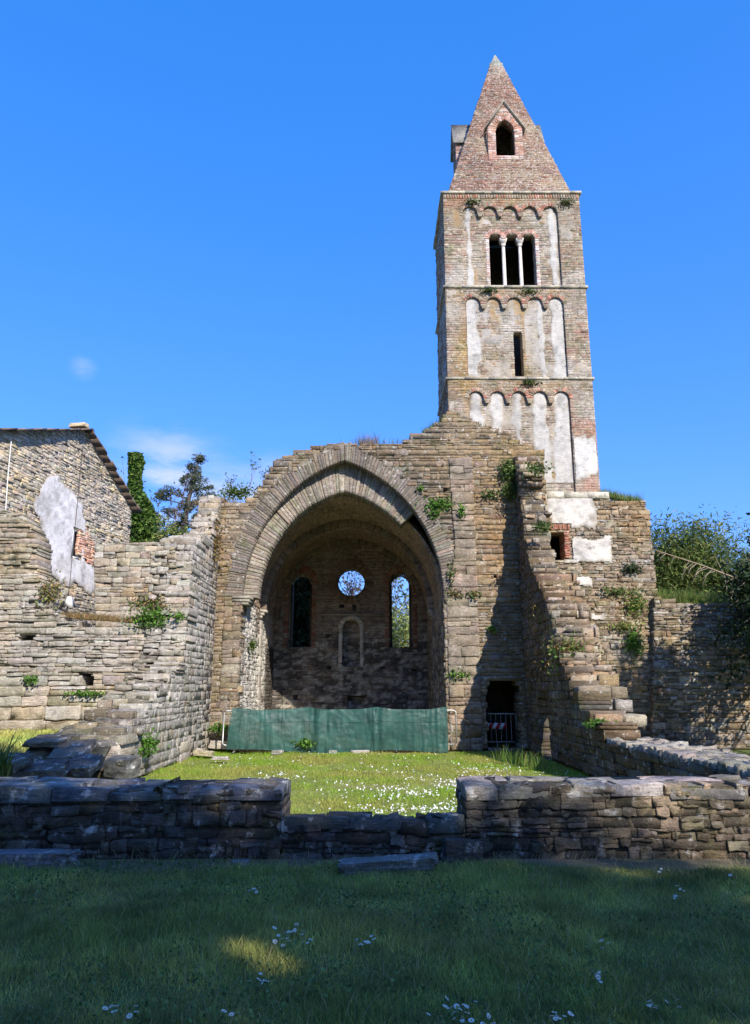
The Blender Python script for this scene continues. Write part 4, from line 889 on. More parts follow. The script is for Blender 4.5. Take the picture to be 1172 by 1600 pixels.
def clumps(n, nc, c, r, cr, shell=.3, lump=.35, lf=1.0):
    cc = in_ellipsoid(nc, c, r, shell, lump, lf); i = rng.integers(0, nc, n)
    d = rng.normal(0, 1, (n, 3)); d /= np.linalg.norm(d, axis=1, keepdims=True); return cc[i] + d*(rng.random((n, 1))**.5)*cr*rng.uniform(.6, 1.3, nc)[i][:, None]
RMIN = .003
def branch(acc, p, d, ln, r, depth, tips, c=(.09, .07, .055), spread=.6, k=5, up=.25, seg=3, nb=(2, 4), taper=.55):
    pts = [np.array(p, float)]; d = np.array(d, float); d /= np.linalg.norm(d)
    for i in range(seg):
        d = d + rng.normal(0, .12, 3) + np.array((0, 0, up*.15)); d /= np.linalg.norm(d); pts.append(pts[-1] + d*ln/seg)
    acc.tube(pts, np.linspace(r, r*taper, len(pts)), k, c)
    if depth == 0: tips += pts[1:]; return
    for _ in range(rng.integers(*nb)+1):
        f = rng.uniform(.4, 1); q = pts[0]*(1-f) + pts[-1]*f; j = min(seg, int(f*seg)); q = pts[j]
        nd = d + rng.normal(0, spread, 3); nd[2] += up; branch(acc, q, nd, ln*rng.uniform(.5, .8), max(r*.55, RMIN), depth-1, tips, c, spread, max(3, k-1), up, seg, nb, taper)
G_DK = [(.025, .05, .018), (.035, .065, .02), (.02, .04, .016), (.045, .075, .025)]
G_MID = [(.08, .14, .03), (.11, .17, .04), (.065, .115, .025), (.13, .18, .04)]
G_YEL = [(.22, .27, .06), (.28, .29, .09), (.16, .22, .05), (.30, .27, .11)]
G_FRESH = [(.10, .22, .03), (.13, .26, .04), (.08, .17, .025)]
def tree(name, label, cat, base, parts, group=None):
    """parts: list of (part name, Acc, material)"""
    e = empty(name, base, label, cat, group)
    for pn, ac, mt in parts:
        o = ac.build(pn, mt); o.parent = e; o.location = -Vector(base)
    return e

# --- trees that stand behind the camera and shade the lawn
def leafy_tree(base, crowns, label, h, n=9000, ls=.30, cols=G_MID, r=.28, name='leafy_tree', group=None, nc=70, cr=.8, kinds='tree'):
    t = Acc(); tips = []; bx, by, bz = base; t.tube([(bx, by, bz-.3), (bx+.1, by, bz+h*.3), (bx-.1, by+.1, bz+h*.75)], [r, r*.75, r*.35], 8, (.10, .08, .06))
    for _ in range(7):
        z = bz+h*rng.uniform(.3, .7); branch(t, (bx, by, z), (rng.normal(), rng.normal(), .6), h*.28, r*.35, 1, tips)
    c = Acc()
    for (cx, cy, cz, rx, ry, rz) in crowns: leaves(c, clumps(int(n*rx*rz/9), nc, (cx, cy, cz), (rx, ry, rz), cr, .2), ls, cols)
    return tree(name, label, kinds, base, [('trunk', t, 'bark'), ('crown', c, 'leaf')], group)
SHADE = .45
def shade_pt(x, y, z, h):            # where something of height h must stand to shade (x, y, z)
    k = (h-z)/SUNV.z; return (x+SUNV.x*k, y+SUNV.y*k)
SPOTS = [(-.82, 5.18, .22, .15), (-.62, 4.98, .17, .12), (2.3, 7.2, .3, .12), (3.3, 7.35, .35, .14)]
for i, (x, y, h, rx, rz) in enumerate([(-7.6, 5.9, 12, 2.7, 1.8), (-4.2, 5.7, 12.6, 2.5, 1.8), (-1.4, 5.85, 12, 2.3, 1.8), (1.3, 5.75, 12.4, 2.2, 1.8), (4.2, 4.8, 12.8, 2.2, 1.7), (6.2, 4.4, 12.4, 2.4, 1.8), (9, 4.5, 12, 2.4, 2), (-6, 2.0, 12.6, 2.6, 2.1), (-2.2, 2.2, 12.8, 2.6, 2.0), (1.6, 1.9, 12.6, 2.6, 2.0), (5.2, 1.4, 12.5, 2.6, 2.2), (-6.6, 9.4, 12, 1.7, 1.3), (-5.6, 12.4, 11.4, 1.25, .8), (-9.0, 12.9, 11.4, 2.0, 1.3), (-10.6, 8.0, 12, 2.6, 2.2)]):
    sx, sy = shade_pt(x, y, .3, h); t = Acc(); c = Acc(); t.tube([(sx, sy, -.3), (sx+.1, sy, h*.4), (sx, sy, h)], [.28, .2, .08], 8, (.10, .08, .06))
    for _ in range(6): branch(t, (sx, sy, h*rng.uniform(.75, .95)), (rng.normal(), rng.normal(), .4), rx*.9, .06, 1, [])
    P = clumps(int(2100*rx*(rx*.8+rz)/2*(1.35 if i in (0, 1, 2, 3, 11, 12, 13) else .45 if i in (4, 5, 6) else .09)), 150 if i in (4, 5) else 380, (sx, sy, h), (rx, rx*.8, rz), .7, .0, .25); k = (P[:, 2]-.0)/SUNV.z; gx, gy = P[:, 0]-SUNV.x*k, P[:, 1]-SUNV.y*k; keep = np.ones(len(P), bool)
    for qx, qy, qa, qb in SPOTS: keep &= ((gx-qx)/qa)**2+((gy-qy)/qb)**2 > rng.uniform(.5, 1.2, len(P))
    leaves(c, P[keep], .17, G_MID, .6); tree('leafy_tree', 'unseen leafy tree added far behind the viewer to cut sky light', 'tree', (sx, sy, -.1), [('trunk', t, 'bark'), ('crown', c, 'leaf')], 'shade trees behind the viewer')
for i, x in enumerate((-26, -17, -8, 14, 23, 31)):  # unseen treeline added to cut the sky light from behind
    leafy_tree((x, -24+(i % 3)*2, -.1), [(x, -24+(i % 3)*2, 6, 5.5, 3.5, 6)], 'unseen leafy tree added far behind the viewer to cut sky light', 10, n=1400, ls=.7, group='shade trees behind the viewer', nc=70, cr=1.3, cols=G_DK)

for (x, y, h) in ((-15, 3, 10), (-17, 9, 11), (-16, -3, 10), (-20, 14, 11), (-24, 6, 12)):  # unseen trees added to block sky light and darken the shadows
    leafy_tree((x, y, -.1), [(x, y, h*.55, 3.6, 3.6, h*.55)], 'unseen broad leafy tree added left of the lawn to block sky light', h, n=2600, ls=.55, group='added sky-blocking trees left of the lawn', nc=90, cr=1.0, cols=G_DK)
# --- the evergreen at the right edge, its boughs hanging into the picture
t = Acc(); c = Acc(); tips = []; ev = (11.0, 19.9, 0)
t.tube([(ev[0], ev[1], -.3), (ev[0]+.05, ev[1], 3), (ev[0], ev[1], 6.2)], [.2, .14, .04], 8, (.09, .07, .055))
for k in range(26):
    z = rng.uniform(2.4, 5.6); an = rng.uniform(3.0, 5.6); ln = (6.6-z)*.34+.75; p0 = np.array((ev[0], ev[1], z)); d = np.array((math.cos(an), math.sin(an), 0))
    pts = [p0, p0+d*ln*.5+np.array((0, 0, .1)), p0+d*ln+np.array((0, 0, -.45*ln*.5))]; t.tube(pts, [.045, .03, .012], 4, (.09, .07, .055))
    tt = rng.random((300, 1)); q = pts[0]*(1-tt)+pts[2]*tt + np.array((0, 0, .15))*np.sin(tt*3.14); q = q + rng.normal(0, 1, (300, 3))*np.array((.22, .22, .14)); q[:, 2] -= rng.random(300)*.5*tt[:, 0]
    leaves(c, q, .15, G_DK, .45, -.4)
tree('evergreen_tree', 'dark evergreen with drooping boughs hanging in at the right edge above the boundary wall', 'tree', ev, [('trunk', t, 'bark'), ('crown', c, 'leaf')])
# shrub outside the nave wall whose shadow falls on the transept wall
bx, by = 10.4, 15.4
t = Acc(); c = Acc(); tips = []
for k in range(5): branch(t, (bx, by, -.1), (rng.normal(0, .25), rng.normal(0, .25), 1), 4.2, .08, 1, tips)
leaves(c, clumps(14000, 70, (bx-.15, by, 4.7), (1.6, 1.1, 2.5), .5, .1), .15, G_MID, .5)
tree('laurel_tree', 'tall laurel outside the right nave wall, throwing its shadow on the masonry', 'tree', (bx, by, 0), [('stem', t, 'bark'), ('crown', c, 'leaf')])
# --- bamboo clump and thicket behind the boundary wall
def bamboo(base, r, z0, z1, n, label, cols=G_YEL, ns=26, ls=.30, group=None, lean=.25, asp=.13):
    t = Acc(); c = Acc(); bx, by, bz = base; L = []
    for _ in range(ns):
        x = bx+rng.normal(0, r*.35); y = by+rng.normal(0, r*.25); h = (z1-z0)*rng.uniform(.65, 1.05); dx, dy = (x-bx)*lean*2.2+rng.normal(0, .25), rng.normal(0, .3)
        pts = [np.array((x+dx*f*f, y+dy*f*f, z0+h*f*(1-.08*f))) for f in np.linspace(0, 1, 6)]; t.tube(pts, np.linspace(.022, .006, 6), 4, (.16, .15, .05))
        m = n//ns; f = rng.uniform(.12, 1.0, m); q = np.array([np.interp(f, np.linspace(0, 1, 6), [p[k] for p in pts]) for k in range(3)]).T
        q = q + rng.normal(0, 1, (m, 3))*np.array((.34, .34, .20))*(r/1.2); L.append(q)
    P = np.concatenate(L); leaves(c, P, ls, cols, asp, -.55, jit=.35)
    return tree('bamboo_clump', label, 'bamboo', base, [('canes', t, 'bark'), ('leaves', c, 'leaf')], group)
b = at(1085, 930, 25.0); bamboo((b[0], 25.0, 2.5), 1.45, 2.5, zat(806, 25), 34000, 'rounded yellow green bamboo clump above the boundary wall', ns=60, ls=.19, cols=G_YEL+G_MID+G_MID, asp=.2)
b = at(1040, 930, 25.4); bamboo((b[0], 25.4, 2.5), 1.0, 2.5, zat(832, 25.4), 16000, ls=.18, asp=.2, cols=G_YEL+G_MID, label= 'smaller bamboo clump tucked against the ruin edge behind the boundary wall')
b = at(1150, 930, 24.6); bamboo((b[0]+.3, 24.6, 2.5), 1.6, 2.5, zat(872, 24.6), 22000, ls=.17, asp=.3, label= 'low dark thicket of cane below the reddish twigs at the right edge', cols=G_DK+G_MID)
t = Acc(); c = Acc(); b = at(1190, 900, 26.0); bx = b[0]
t.tube([(bx, 26, 2), (bx, 26, 7.3)], [.15, .03], 6, (.09, .07, .05))
for k in range(60):
    z = rng.uniform(3, 7.1); an = rng.uniform(0, 6.28); ln = (7.7-z)*.26+.2; d = np.array((math.cos(an), math.sin(an), 0)); tt = rng.random((130, 1)); q = np.array((bx, 26, z))+d*ln*tt+rng.normal(0, .12, (130, 3)); leaves(c, q, .13, G_DK, .4, -.1)
tree('conifer_tree', 'dark narrow conifer half cut by the right edge above the thicket', 'tree', (bx, 26, 2), [('trunk', t, 'bark'), ('crown', c, 'leaf')])
def twiggy(base, h, label, leafcols, nl, ls, nstem=5, spread=.5, wood=(.16, .10, .09), r=.03, depth=3, name='bare_tree', cat='tree', group=None, wid=.3, up=.35, lsig=.035, nb=(2, 4)):
    t = Acc(); c = Acc(); tips = []
    for k in range(nstem):
        branch(t, np.array(base)+np.array((rng.normal(0, wid), rng.normal(0, wid*.6), 0)), (rng.normal(0, .22), rng.normal(0, .22), 1), h*.5*rng.uniform(.8, 1.15), r, depth, tips, wood, spread, 4, up, 3, nb)
    tp = np.array(tips); i = rng.integers(0, len(tp), nl); leaves(c, tp[i]+rng.normal(0, lsig, (nl, 3)), ls, leafcols, .55, .1)
    return tree(name, label, cat, tuple(base), [('branches', t, 'bark'), ('leaves', c, 'leaf')], group)
RED = [(.20, .10, .08), (.24, .14, .09), (.14, .08, .08), (.16, .15, .06)]
b = at(1142, 920, 30); twiggy((b[0]+.3, 30, 2.6), 5.2, 'reddish twiggy tree just coming into leaf at the right edge', RED, 3000, .10, nstem=6, wid=.8)
b = at(1038, 900, 27); twiggy((b[0], 27, 2.6), 6.0, 'thin bare sapling rising beside the broken edge of the ruin', G_MID, 260, .07, nstem=3, wid=.12, r=.018, spread=.35, wood=(.13, .11, .09))
# fallen pale bough
a = Acc(); P0 = np.array(at(1020, 858, 22.6)); P1 = np.array(at(1178, 914, 22.2)); a.tube([P1+(.6, 0, -.25), P1, (P0+P1)/2+np.array((0, 0, .04)), P0], [.035, .03, .022, .008], 5, (.36, .27, .19))
for k in range(15):
    f = rng.uniform(.05, .95); p = P0*(1-f)+P1*f; q = p + np.array((-rng.uniform(.2, .7), rng.uniform(-.2, .1), -rng.uniform(.25, .75)))*(.4+f*.6); a.tube([p, (p+q)/2+np.array((-.03, 0, .05)), q], [.010, .007, .003], 4, (.36, .29, .21))
for x0, y0, x1, y1 in ((1132, 900, 1118, 870), (1132, 900, 1140, 945), (1140, 945, 1148, 915), (1128, 875, 1160, 910)): a.tube([at(x0, y0, 22.3), at(x1, y1, 22.4)], [.014, .006], 4, (.34, .27, .2))
tag(a.build('fallen_bough', 'bark', origin=tuple(P1)), 'pale bare bough lying slantwise across the bamboo above the boundary wall', 'branch')

# --- left background
RMIN = .011
def ivy_pts(n, spec, Y):
    out = []
    for _ in range(n):
        f = rng.random()*(len(spec)-1); i = int(f); f -= i; yy = spec[i][0]*(1-f)+spec[i+1][0]*f; x0 = spec[i][1]*(1-f)+spec[i+1][1]*f; x1 = spec[i][2]*(1-f)+spec[i+1][2]*f
        c = (x0+x1)/2; hw = (x1-x0)/2; an = rng.uniform(0, 6.28); rr = rng.uniform(.5, 1.12)*hw*(1+.25*(rng.random()-.5)); p = np.array(at(c, yy, Y)); sc = Y/F/.97; out.append(p+np.array((math.cos(an)*rr*sc, math.sin(an)*rr*sc, 0)))
    return np.array(out)
Yi = 33.0; spec = [(709, 203, 220), (722, 203, 224), (745, 202, 219), (765, 202, 221), (785, 202, 233), (800, 204, 239), (820, 206, 243), (845, 204, 244), (870, 204, 248), (1000, 200, 250)]
t = Acc(); c = Acc(); p = at(214, 712, Yi); t.tube([(p[0]-.1, Yi, 0), (p[0], Yi, 6), tuple(p)], [.35, .28, .15], 8)
leaves(c, ivy_pts(12000, spec, Yi), .17, [(.07, .15, .025), (.10, .19, .03), (.05, .10, .02), (.14, .20, .04)], .8, 0)
tree('ivy_covered_trunk', 'tall dead trunk wholly wrapped in bright green ivy beside the house gable', 'tree', (p[0], Yi, 0), [('trunk', t, 'bark'), ('ivy', c, 'leaf')])
Yc = 38.0; t = Acc(); c = Acc(); tp_ = np.array(at(312, 712, Yc)); bx = tp_[0]-.5
t.tube([(bx-.5, Yc, 0), (bx-.3, Yc, 7), (bx, Yc, 11), tuple(tp_)], [.35, .25, .12, .04], 7, (.10, .085, .07))
for (x, y, w_, hh, n) in ((310, 718, 11, 6, 650), (303, 730, 15, 5, 500), (306, 742, 16, 6, 600), (300, 752, 26, 6, 900), (312, 762, 22, 7, 800), (262, 770, 24, 7, 850), (250, 779, 14, 6, 400), (322, 776, 18, 8, 700), (290, 790, 28, 10, 1100), (266, 800, 16, 8, 500), (305, 815, 30, 14, 1500), (270, 830, 30, 14, 1500), (250, 850, 30, 14, 1000)):
    p = np.array(at(x, y, Yc)); sc = Yc/F/.97; q = clumps(n, 14, p, (w_*sc, w_*sc*.8, hh*sc*.9), .22, .1); leaves(c, q, .13, [(.09, .115, .06), (.12, .14, .07), (.07, .085, .05), (.15, .155, .07)], .35, .1)
    t.tube([(bx+.1, Yc, p[2]-.35), tuple(p)], [.05, .015], 4, (.10, .085, .07))
tree('cedar_tree', 'open flat-tiered cedar with a tall crooked top, left of the arch', 'tree', (bx-.5, Yc, 0), [('trunk', t, 'bark'), ('crown', c, 'leaf')])
for (x, y, Y, rx, rz, n, cols, lb) in ((262, 850, 31, 1.0, 1.5, 5000, G_MID+G_YEL, 'light green bush filling the gap between ivy trunk and ruin'), (232, 830, 36, 1.0, 1.6, 3000, G_YEL, 'yellowish bush behind the ivy covered trunk')):
    p = at(x, y, Y); leafy_tree((p[0], Y, 0), [(p[0], Y, p[2]-.4, rx, rx, rz)], lb, p[2]*.8, n=n*3, ls=.14, cols=cols, r=.1, name='bush', nc=50, cr=.35, kinds='bush')
PUR = [(.16, .12, .14), (.12, .09, .10), (.20, .16, .15), (.10, .10, .08)]
b = at(60, 900, 38); twiggy((b[0], 38, 3.5), 12.8, 'purplish budding tree whose top twigs rise over the house roof', PUR, 4200, .15, nstem=12, wid=2.2, r=.05, spread=.42, depth=3, up=.5)
b = at(172, 900, 36); twiggy((b[0], 36, 2.5), 11.2, 'fine bare tree behind the sloping roof edge of the house', PUR, 5200, .14, nstem=9, wid=1.2, r=.045, spread=.5, depth=3, up=.35)
# --- trees seen through the apse openings
b = at(626, 1000, 36); bamboo((b[0], 36, 2.0), 2.6, 2.0, zat(940, 36), 9000, 'cane thicket with sunlight put into its leaf colour, seen through the right apse window', ls=.34, ns=50, cols=[(.34, .40, .12), (.26, .32, .09), (.40, .42, .16)])  # leaf colours brightened to stand for sunlight
b = at(548, 1000, 40); twiggy((b[0], 40, 2.0), 9.5, 'airy twigs with small leaves seen through the round oculus', [(.08, .09, .07), (.06, .06, .05)], 2600, .12, nstem=7, wid=1.6, r=.04, depth=3, spread=.45)
b = at(640, 1000, 42); twiggy((b[0], 42, 2.0), 8.6, 'leafing twigs above the cane in the right apse window', [(.09, .12, .05), (.12, .15, .06)], 3500, .14, nstem=6, wid=1.2, r=.04, depth=3, spread=.45)
p = at(468, 950, 34); leafy_tree((p[0]-.6, 34, 1), [(p[0]-.6, 34, 6.5, 2.3, 2.0, 4.2)], 'dense dark tree filling the left apse window', 8, n=40000, ls=.24, cols=G_DK, nc=160, cr=.7)

RMIN = .003
# ------------------------------------------------------------------ lawns
def ss(a, b, t): k = np.clip((t-a)/(b-a), 0, 1); return k*k*(3-2*k)
def blades(P, h, wd, cols, lean=.45, nz=None):
    n = len(P); an = rng.uniform(0, 2*math.pi, n); s = np.stack([np.cos(an), np.sin(an), an*0], 1); l = rng.normal(0, lean, (n, 2)); h = h*rng.uniform(.5, 1.5, n)
    up = np.stack([l[:, 0]*h, l[:, 1]*h, h], 1); m = P + up*.5 + np.stack([-l[:, 0]*h*.15, -l[:, 1]*h*.15, h*.08], 1)
    w_ = (wd*rng.uniform(.7, 1.4, n))[:, None]
    V = np.stack([P-s*w_*.5, P+s*w_*.5, m+s*w_*.4, m-s*w_*.4, P+up], 1).astype(np.float32)
    q = np.array([[0, 1, 2, 3]])[None] + (np.arange(n)*5)[:, None, None]; tt = np.array([[3, 2, 4]])[None] + (np.arange(n)*5)[:, None, None]
    return V.reshape(-1, 3), q.reshape(-1, 4), tt.reshape(-1, 3), np.repeat(cols, 5, 0).astype(np.float32)
def lawn(name, n, xr, yr, h, wd, colf, keep, label=None):
    x = rng.uniform(*xr, n); y = rng.uniform(*yr, n); k = keep(x, y); x, y = x[k], y[k]
    z = gz(x, y)-.005; P = np.stack([x, y, z], 1); c = colf(P); nn = fbm(P, 1.6, 3)
    V, q, t, C = blades(P, h*np.clip(2.6*nn-.45, .5, 2.0), wd, c); a = Acc(); a.add(V, q, C); a.q.append(t.astype(np.int64)); return tag(a.build(name, 'grass'), label, kind='stuff')
def c_front(P):
    n = fbm(P, .9, 4)[:, None]; m = fbm(P, 4, 2)[:, None]
    c = lerp(np.array((.25, .34, .08)), np.array((.42, .46, .12)), np.clip(n*2.6-.8, 0, 1)); c = lerp(c, np.array((.15, .14, .07)), (rng.random((len(P), 1)) < .07)*.8)
    k = fbm(P, 1.7, 3)[:, None]; return c*np.array((1.15, 1, 1.1))*(.35+1.3*k)*(.6+.8*m)*(1+rng.normal(0, .25, (len(P), 1))).clip(.4, 1.9)*np.where(rng.random((len(P), 1)) < .05, 1.8, 1)
def c_in(P):
    n = fbm(P, .8, 4)[:, None]
    c = lerp(np.array((.27, .43, .04)), np.array((.42, .41, .10)), np.clip(n*3.2-1.25, 0, 1)); c = lerp(c, np.array((.28, .22, .11)), (rng.random((len(P), 1)) < .10)*.9)
    return c*(1+rng.normal(0, .18, (len(P), 1))).clip(.4, 1.7)
edge = lambda x, y: (y < 7.45 + .22*np.sin(x*1.1+1)*fbm(np.stack([x, y, x*0], -1), 1.2, 2) - .15*rng.random(len(x)))
lawn('front_grass', 430000, (-5.4, 5.4), (2.6, 7.75), .052, .0042, c_front, lambda x, y: edge(x, y) & (np.abs(x) < .62*y+.9) & (fbm(np.stack([x, y, x*0], -1), 2.2, 3) > rng.random(len(x))*.3), 'short rough grass of the shaded front lawn')
lawn('inner_grass', 170000, (-4.4, 4.05), (8.7, 20.3), .045, .009, c_in, lambda x, y: (np.clip(fbm(np.stack([x, y, x*0], -1), 1.3, 3)*3-.75, .12, 1)*np.clip((20.6-y)/1.0, .25, 1) > rng.random(len(x))), 'sunlit patchy grass inside the roofless nave')
lawn('inner_grass', 9000, (-.9, .9), (8.05, 8.75), .05, .006, c_in, lambda x, y: x > -9, 'sunlit grass in the gap just behind the low wall sill')
lawn('side_grass', 30000, (-9.5, -5.5), (10, 17.4), .10, .012, lambda P: c_front(P)*1.3, lambda x, y: x > -1e9, 'longer grass on the raised ground left of the nave')
n = 26000; x = rng.uniform(-4.8, 4.8, n); y = rng.uniform(3.2, 7.6, n); k = (fbm(np.stack([x, y, x*0], -1), 1.9, 3) > .54) & (np.abs(x) < .62*y+.6); x, y = x[k], y[k]
P = np.stack([x, y, gz(x, y)+rng.uniform(.02, .06, len(x))], 1); a = Acc(); leaves(a, P, .024, [(.16, .24, .07), (.22, .30, .10), (.12, .18, .06)], .9, 1.2); tag(a.build('clover_leaves', 'grass'), 'patches of clover and broad leaved weeds in the shaded lawn', kind='stuff')
n = 5200; x = rng.uniform(-4.8, 4.8, n); y = rng.uniform(3.2, 7.9, n); P = np.stack([x, y, gz(x, y)+.03], 1); a = Acc(); V, q, t, C = blades(P, .075, .004, np.tile(np.array([[.38, .33, .17]]), (n, 1)), .9); a.add(V, q, C); a.q.append(t.astype(np.int64)); tag(a.build('dry_blades', 'grass'), 'scattered dead straw coloured blades in the shaded lawn', kind='stuff')
# tufts along wall feet and on wall tops: each a plant of its own
def tuft(x, y, z, n, r, h, cols, label, kind='grass_tuft', cat='grass tuft', wd=.009, leafy=0, ls=.06, lean=.5, sag=0, group=None, vert=None, ny=None):
    a = Acc(); P = np.stack([rng.normal(0, r, n), rng.normal(0, r*.4 if ny is None else ny, n), np.zeros(n) if vert is None else rng.normal(0, vert, n)], 1)
    cc = np.asarray(cols)[rng.integers(0, len(cols), n)]*(1+rng.normal(0, .2, (n, 1))).clip(.4, 1.7)
    V, q, t, C = blades(P, h, wd, cc, lean); a.add(V, q, C); a.q.append(t.astype(np.int64))
    if leafy:
        Q = rng.normal(0, 1, (leafy, 3))*np.array((r, .07, (h if vert is None else vert)*.7)); Q[:, 1] -= .04; Q[:, 2] += h*.3; leaves(a, Q, ls, cols, .8, .1)
    o = a.build(kind, 'leaf'); o.location = (x, y, z); return tag(o, label, cat, group)
DRY = [(.30, .19, .08), (.34, .24, .11), (.25, .15, .07), (.22, .2, .08)]
FR = G_FRESH
wallY = FY-.03
def plant(px_, py_, Y, r, vert, n, cols, label, ls=.07, kind='wall_plant', cat='wall plant', h=.1, lf=None):
    p = at(px_, py_, Y); return tuft(p[0], p[1], p[2], n, r, h, cols, label, kind, cat, leafy=(n*2 if lf is None else lf), ls=ls, vert=vert)
for args in (
    (686, 790, wallY, .20, .12, 150, FR, 'larger bright green fern spray on the wall right of the arch crown'),
    (678, 803, wallY, .10, .15, 60, FR, 'trailing green sprig hanging just below the larger fern spray'),
    (722, 803, wallY, .06, .13, 50, FR, 'small upright fern right of the larger fern spray'),
    (655, 765, wallY, .07, .05, 24, FR, 'tiny green sprig at the outer edge of the arch ring'),
    (716, 1056, wallY, .15, .10, 90, FR, 'round green plant low on the wall between arch and dark doorway'),
    (712, 930, wallY, .13, .08, 50, G_MID+DRY, 'dull green tuft right of the arch springing, left of its pair'),
    (741, 930, wallY, .12, .07, 50, G_MID+DRY, 'dull green tuft right of the arch springing, right of its pair'),
    (705, 900, wallY, .06, .25, 40, G_MID, 'thin green trail in a joint right of the arch'),
    (765, 775, wallY, .12, .12, 60, G_MID, 'faint mossy plant high on the wall left of the narrow shadow'),
    (795, 735, wallY-.1, .14, .22, 200, G_MID, 'dark hanging weed at the top of the narrow wall shadow'),
    (798, 768, wallY-.1, .14, .16, 160, G_MID, 'second dark weed below the top of the narrow wall shadow'),
    (839, 735, 19.4, .16, .12, 120, G_MID, 'grassy weed growing from the top of the broken wall end'),
    (846, 826, 19.0, .12, .12, 90, G_MID, 'weed left of the small brick-headed tower window'),
    (769, 985, wallY, .07, .08, 30, FR, 'small sprig halfway down the wall beside the shadow edge'),
    (992, 945, TY-.05, .16, .28, 190, FR+G_YEL, 'tall yellow green weed column on the right transept wall'),
    (989, 1005, TY-.05, .15, .24, 220, FR, 'bright green bush growing above the shadow on the right transept wall'),
    (962, 925, TY-.05, .2, .08, 80, G_MID, 'low weed on the right transept wall, left of the weed column'),
    (988, 890, TY-.05, .14, .10, 90, G_DK, 'dark round weed high on the right transept wall'),
    (973, 980, TY-.05, .2, .08, 80, G_YEL, 'yellowish weed just below the weed column on the transept wall'),
    (880, 965, 17.9, .28, .16, 220, G_YEL+DRY, 'yellow grass patch high on the stepped wall end'),
    (892, 1025, 16.6, .24, .26, 420, G_YEL+DRY+FR, 'large tuft of yellow green grass above the uppermost wall step'),
    (938, 1134, 14.0, .12, .05, 70, FR, 'small green plant on a step of the broken wall'),
    (240, 968, LY-.06, .22, .16, 320, FR, 'bright ivy patch hanging at the right end of the broken window sill'),
    (232, 945, LY-.02, .25, .10, 160, DRY+G_MID, 'dry brownish growth above the bright ivy patch'),
    (80, 930, LY-.02, .14, .22, 170, DRY+G_YEL, 'dry grass on the left slope of the broken window gap'),
    (49, 1064, LY-.05, .08, .07, 50, FR, 'small green sprig between the large pale blocks at far left'),
    (136, 1085, LY-.05, .25, .04, 80, FR, 'line of fresh weeds under the square wall hole'),
    (335, 850, 19.95, .15, .45, 320, DRY, 'rusty brown dry growth running down beside the arch'),
    (395, 1010, CY0+.6, .05, .12, 60, G_MID, 'green sprig on the white lit jamb inside the arch'),
    (348, 1140, 20.2, .18, .08, 160, FR, 'leafy weeds at the wall foot left of the green netting'),
    (476, 1163, 19.9, .12, .08, 90, FR, 'weed growing through the grass in front of the green netting'),
    (233, 1165, 14.6, .10, .14, 120, FR, 'green weeds at the foot of the left nave wall end'),
    (280, 965, 17.3, .07, .05, 30, FR, 'small sprig in the left nave wall'),
    (372, 772, 20.9, .26, .16, 260, G_MID, 'leafy bush on the wall top left of the arch'),
): plant(*args)
def topgrass(px0, py0, px1, py1, Y, n, h, cols, label, m=10, group=None, name='grass_tuft'):
    P = []; A = at(px0, py0, Y); B = at(px1, py1, Y); a = Acc(); f = rng.random(n)[:, None]; P = np.array(A)*(1-f)+np.array(B)*f; P[:, 1] += rng.uniform(-.02, .45, n); P[:, 2] -= .03
    k = fbm(P, 2.5, 2) > .40; P = P[k]; cc = np.asarray(cols)[rng.integers(0, len(cols), len(P))]*(1+rng.normal(0, .2, (len(P), 1))).clip(.4, 1.7)
    V, q, t, C = blades(P, h, .009, cc, .4); a.add(V-np.array(A, np.float32), q, C); a.q.append(t.astype(np.int64)); o = a.build(name, 'leaf'); o.location = A; return tag(o, label, 'grass tuft', group)
topgrass(940, 772, 1008, 786, TY, 1500, .22, G_YEL+FR, 'thick yellow green grass on the wall top beside the tower ledge')
topgrass(1028, 936, 1172, 950, 20.95, 3400, .32, FR+G_YEL, 'fringe of long bright grass along the top of the boundary wall')
topgrass(562, 694, 590, 692, FY, 260, .30, DRY, 'reddish dry grass tuft on top of the arch')
topgrass(522, 690, 640, 690, FY, 260, .16, DRY+G_MID, 'sparse dry grass along the flat wall top right of the arch')
topgrass(660, 676, 702, 650, FY, 700, .16, G_MID+FR, 'green weeds on the rising wall top next to the tower')
topgrass(700, 645, 800, 680, FY, 300, .12, G_MID+DRY, 'thin weeds along the sloping gable against the tower')
topgrass(95, 962, 232, 972, LY, 2600, .13, DRY, 'rusty dry grass on the sill of the broken window gap')
topgrass(300, 785, 370, 782, FY, 300, .12, DRY, 'dry grass on the wall top at the left shoulder of the arch')
for px_, py_, lb in ((285, 315, 'tuft on the left of the frieze under the spire'), (737, 318, 'weed on the frieze under the spire, at its left'), (885, 318, 'weed on the frieze under the spire, at its right'), (827, 457, 'weed below the three-light window, on the right'), (763, 456, 'weed below the three-light window, on the left'), (827, 600, 'small weed under the third string course of the tower')):
    if px_ > 400: plant(px_, py_, TF-.03, .14, .05, 70, G_MID+G_DK, lb, ls=.06)
# twigs standing on the wall top left of the arch
twiggy(at(352, 775, 20.9), 1.1, 'thin twigs on the wall top, left of the leafy bush', G_MID, 60, .07, nstem=3, wid=.15, r=.006, depth=1, spread=.3, name='sapling', cat='sapling', lsig=.03)
twiggy(at(398, 765, 20.9), 1.5, 'thin leafy twigs standing on the shoulder of the arch', G_MID, 110, .07, nstem=4, wid=.3, r=.006, depth=1, spread=.3, name='sapling', cat='sapling', lsig=.03)
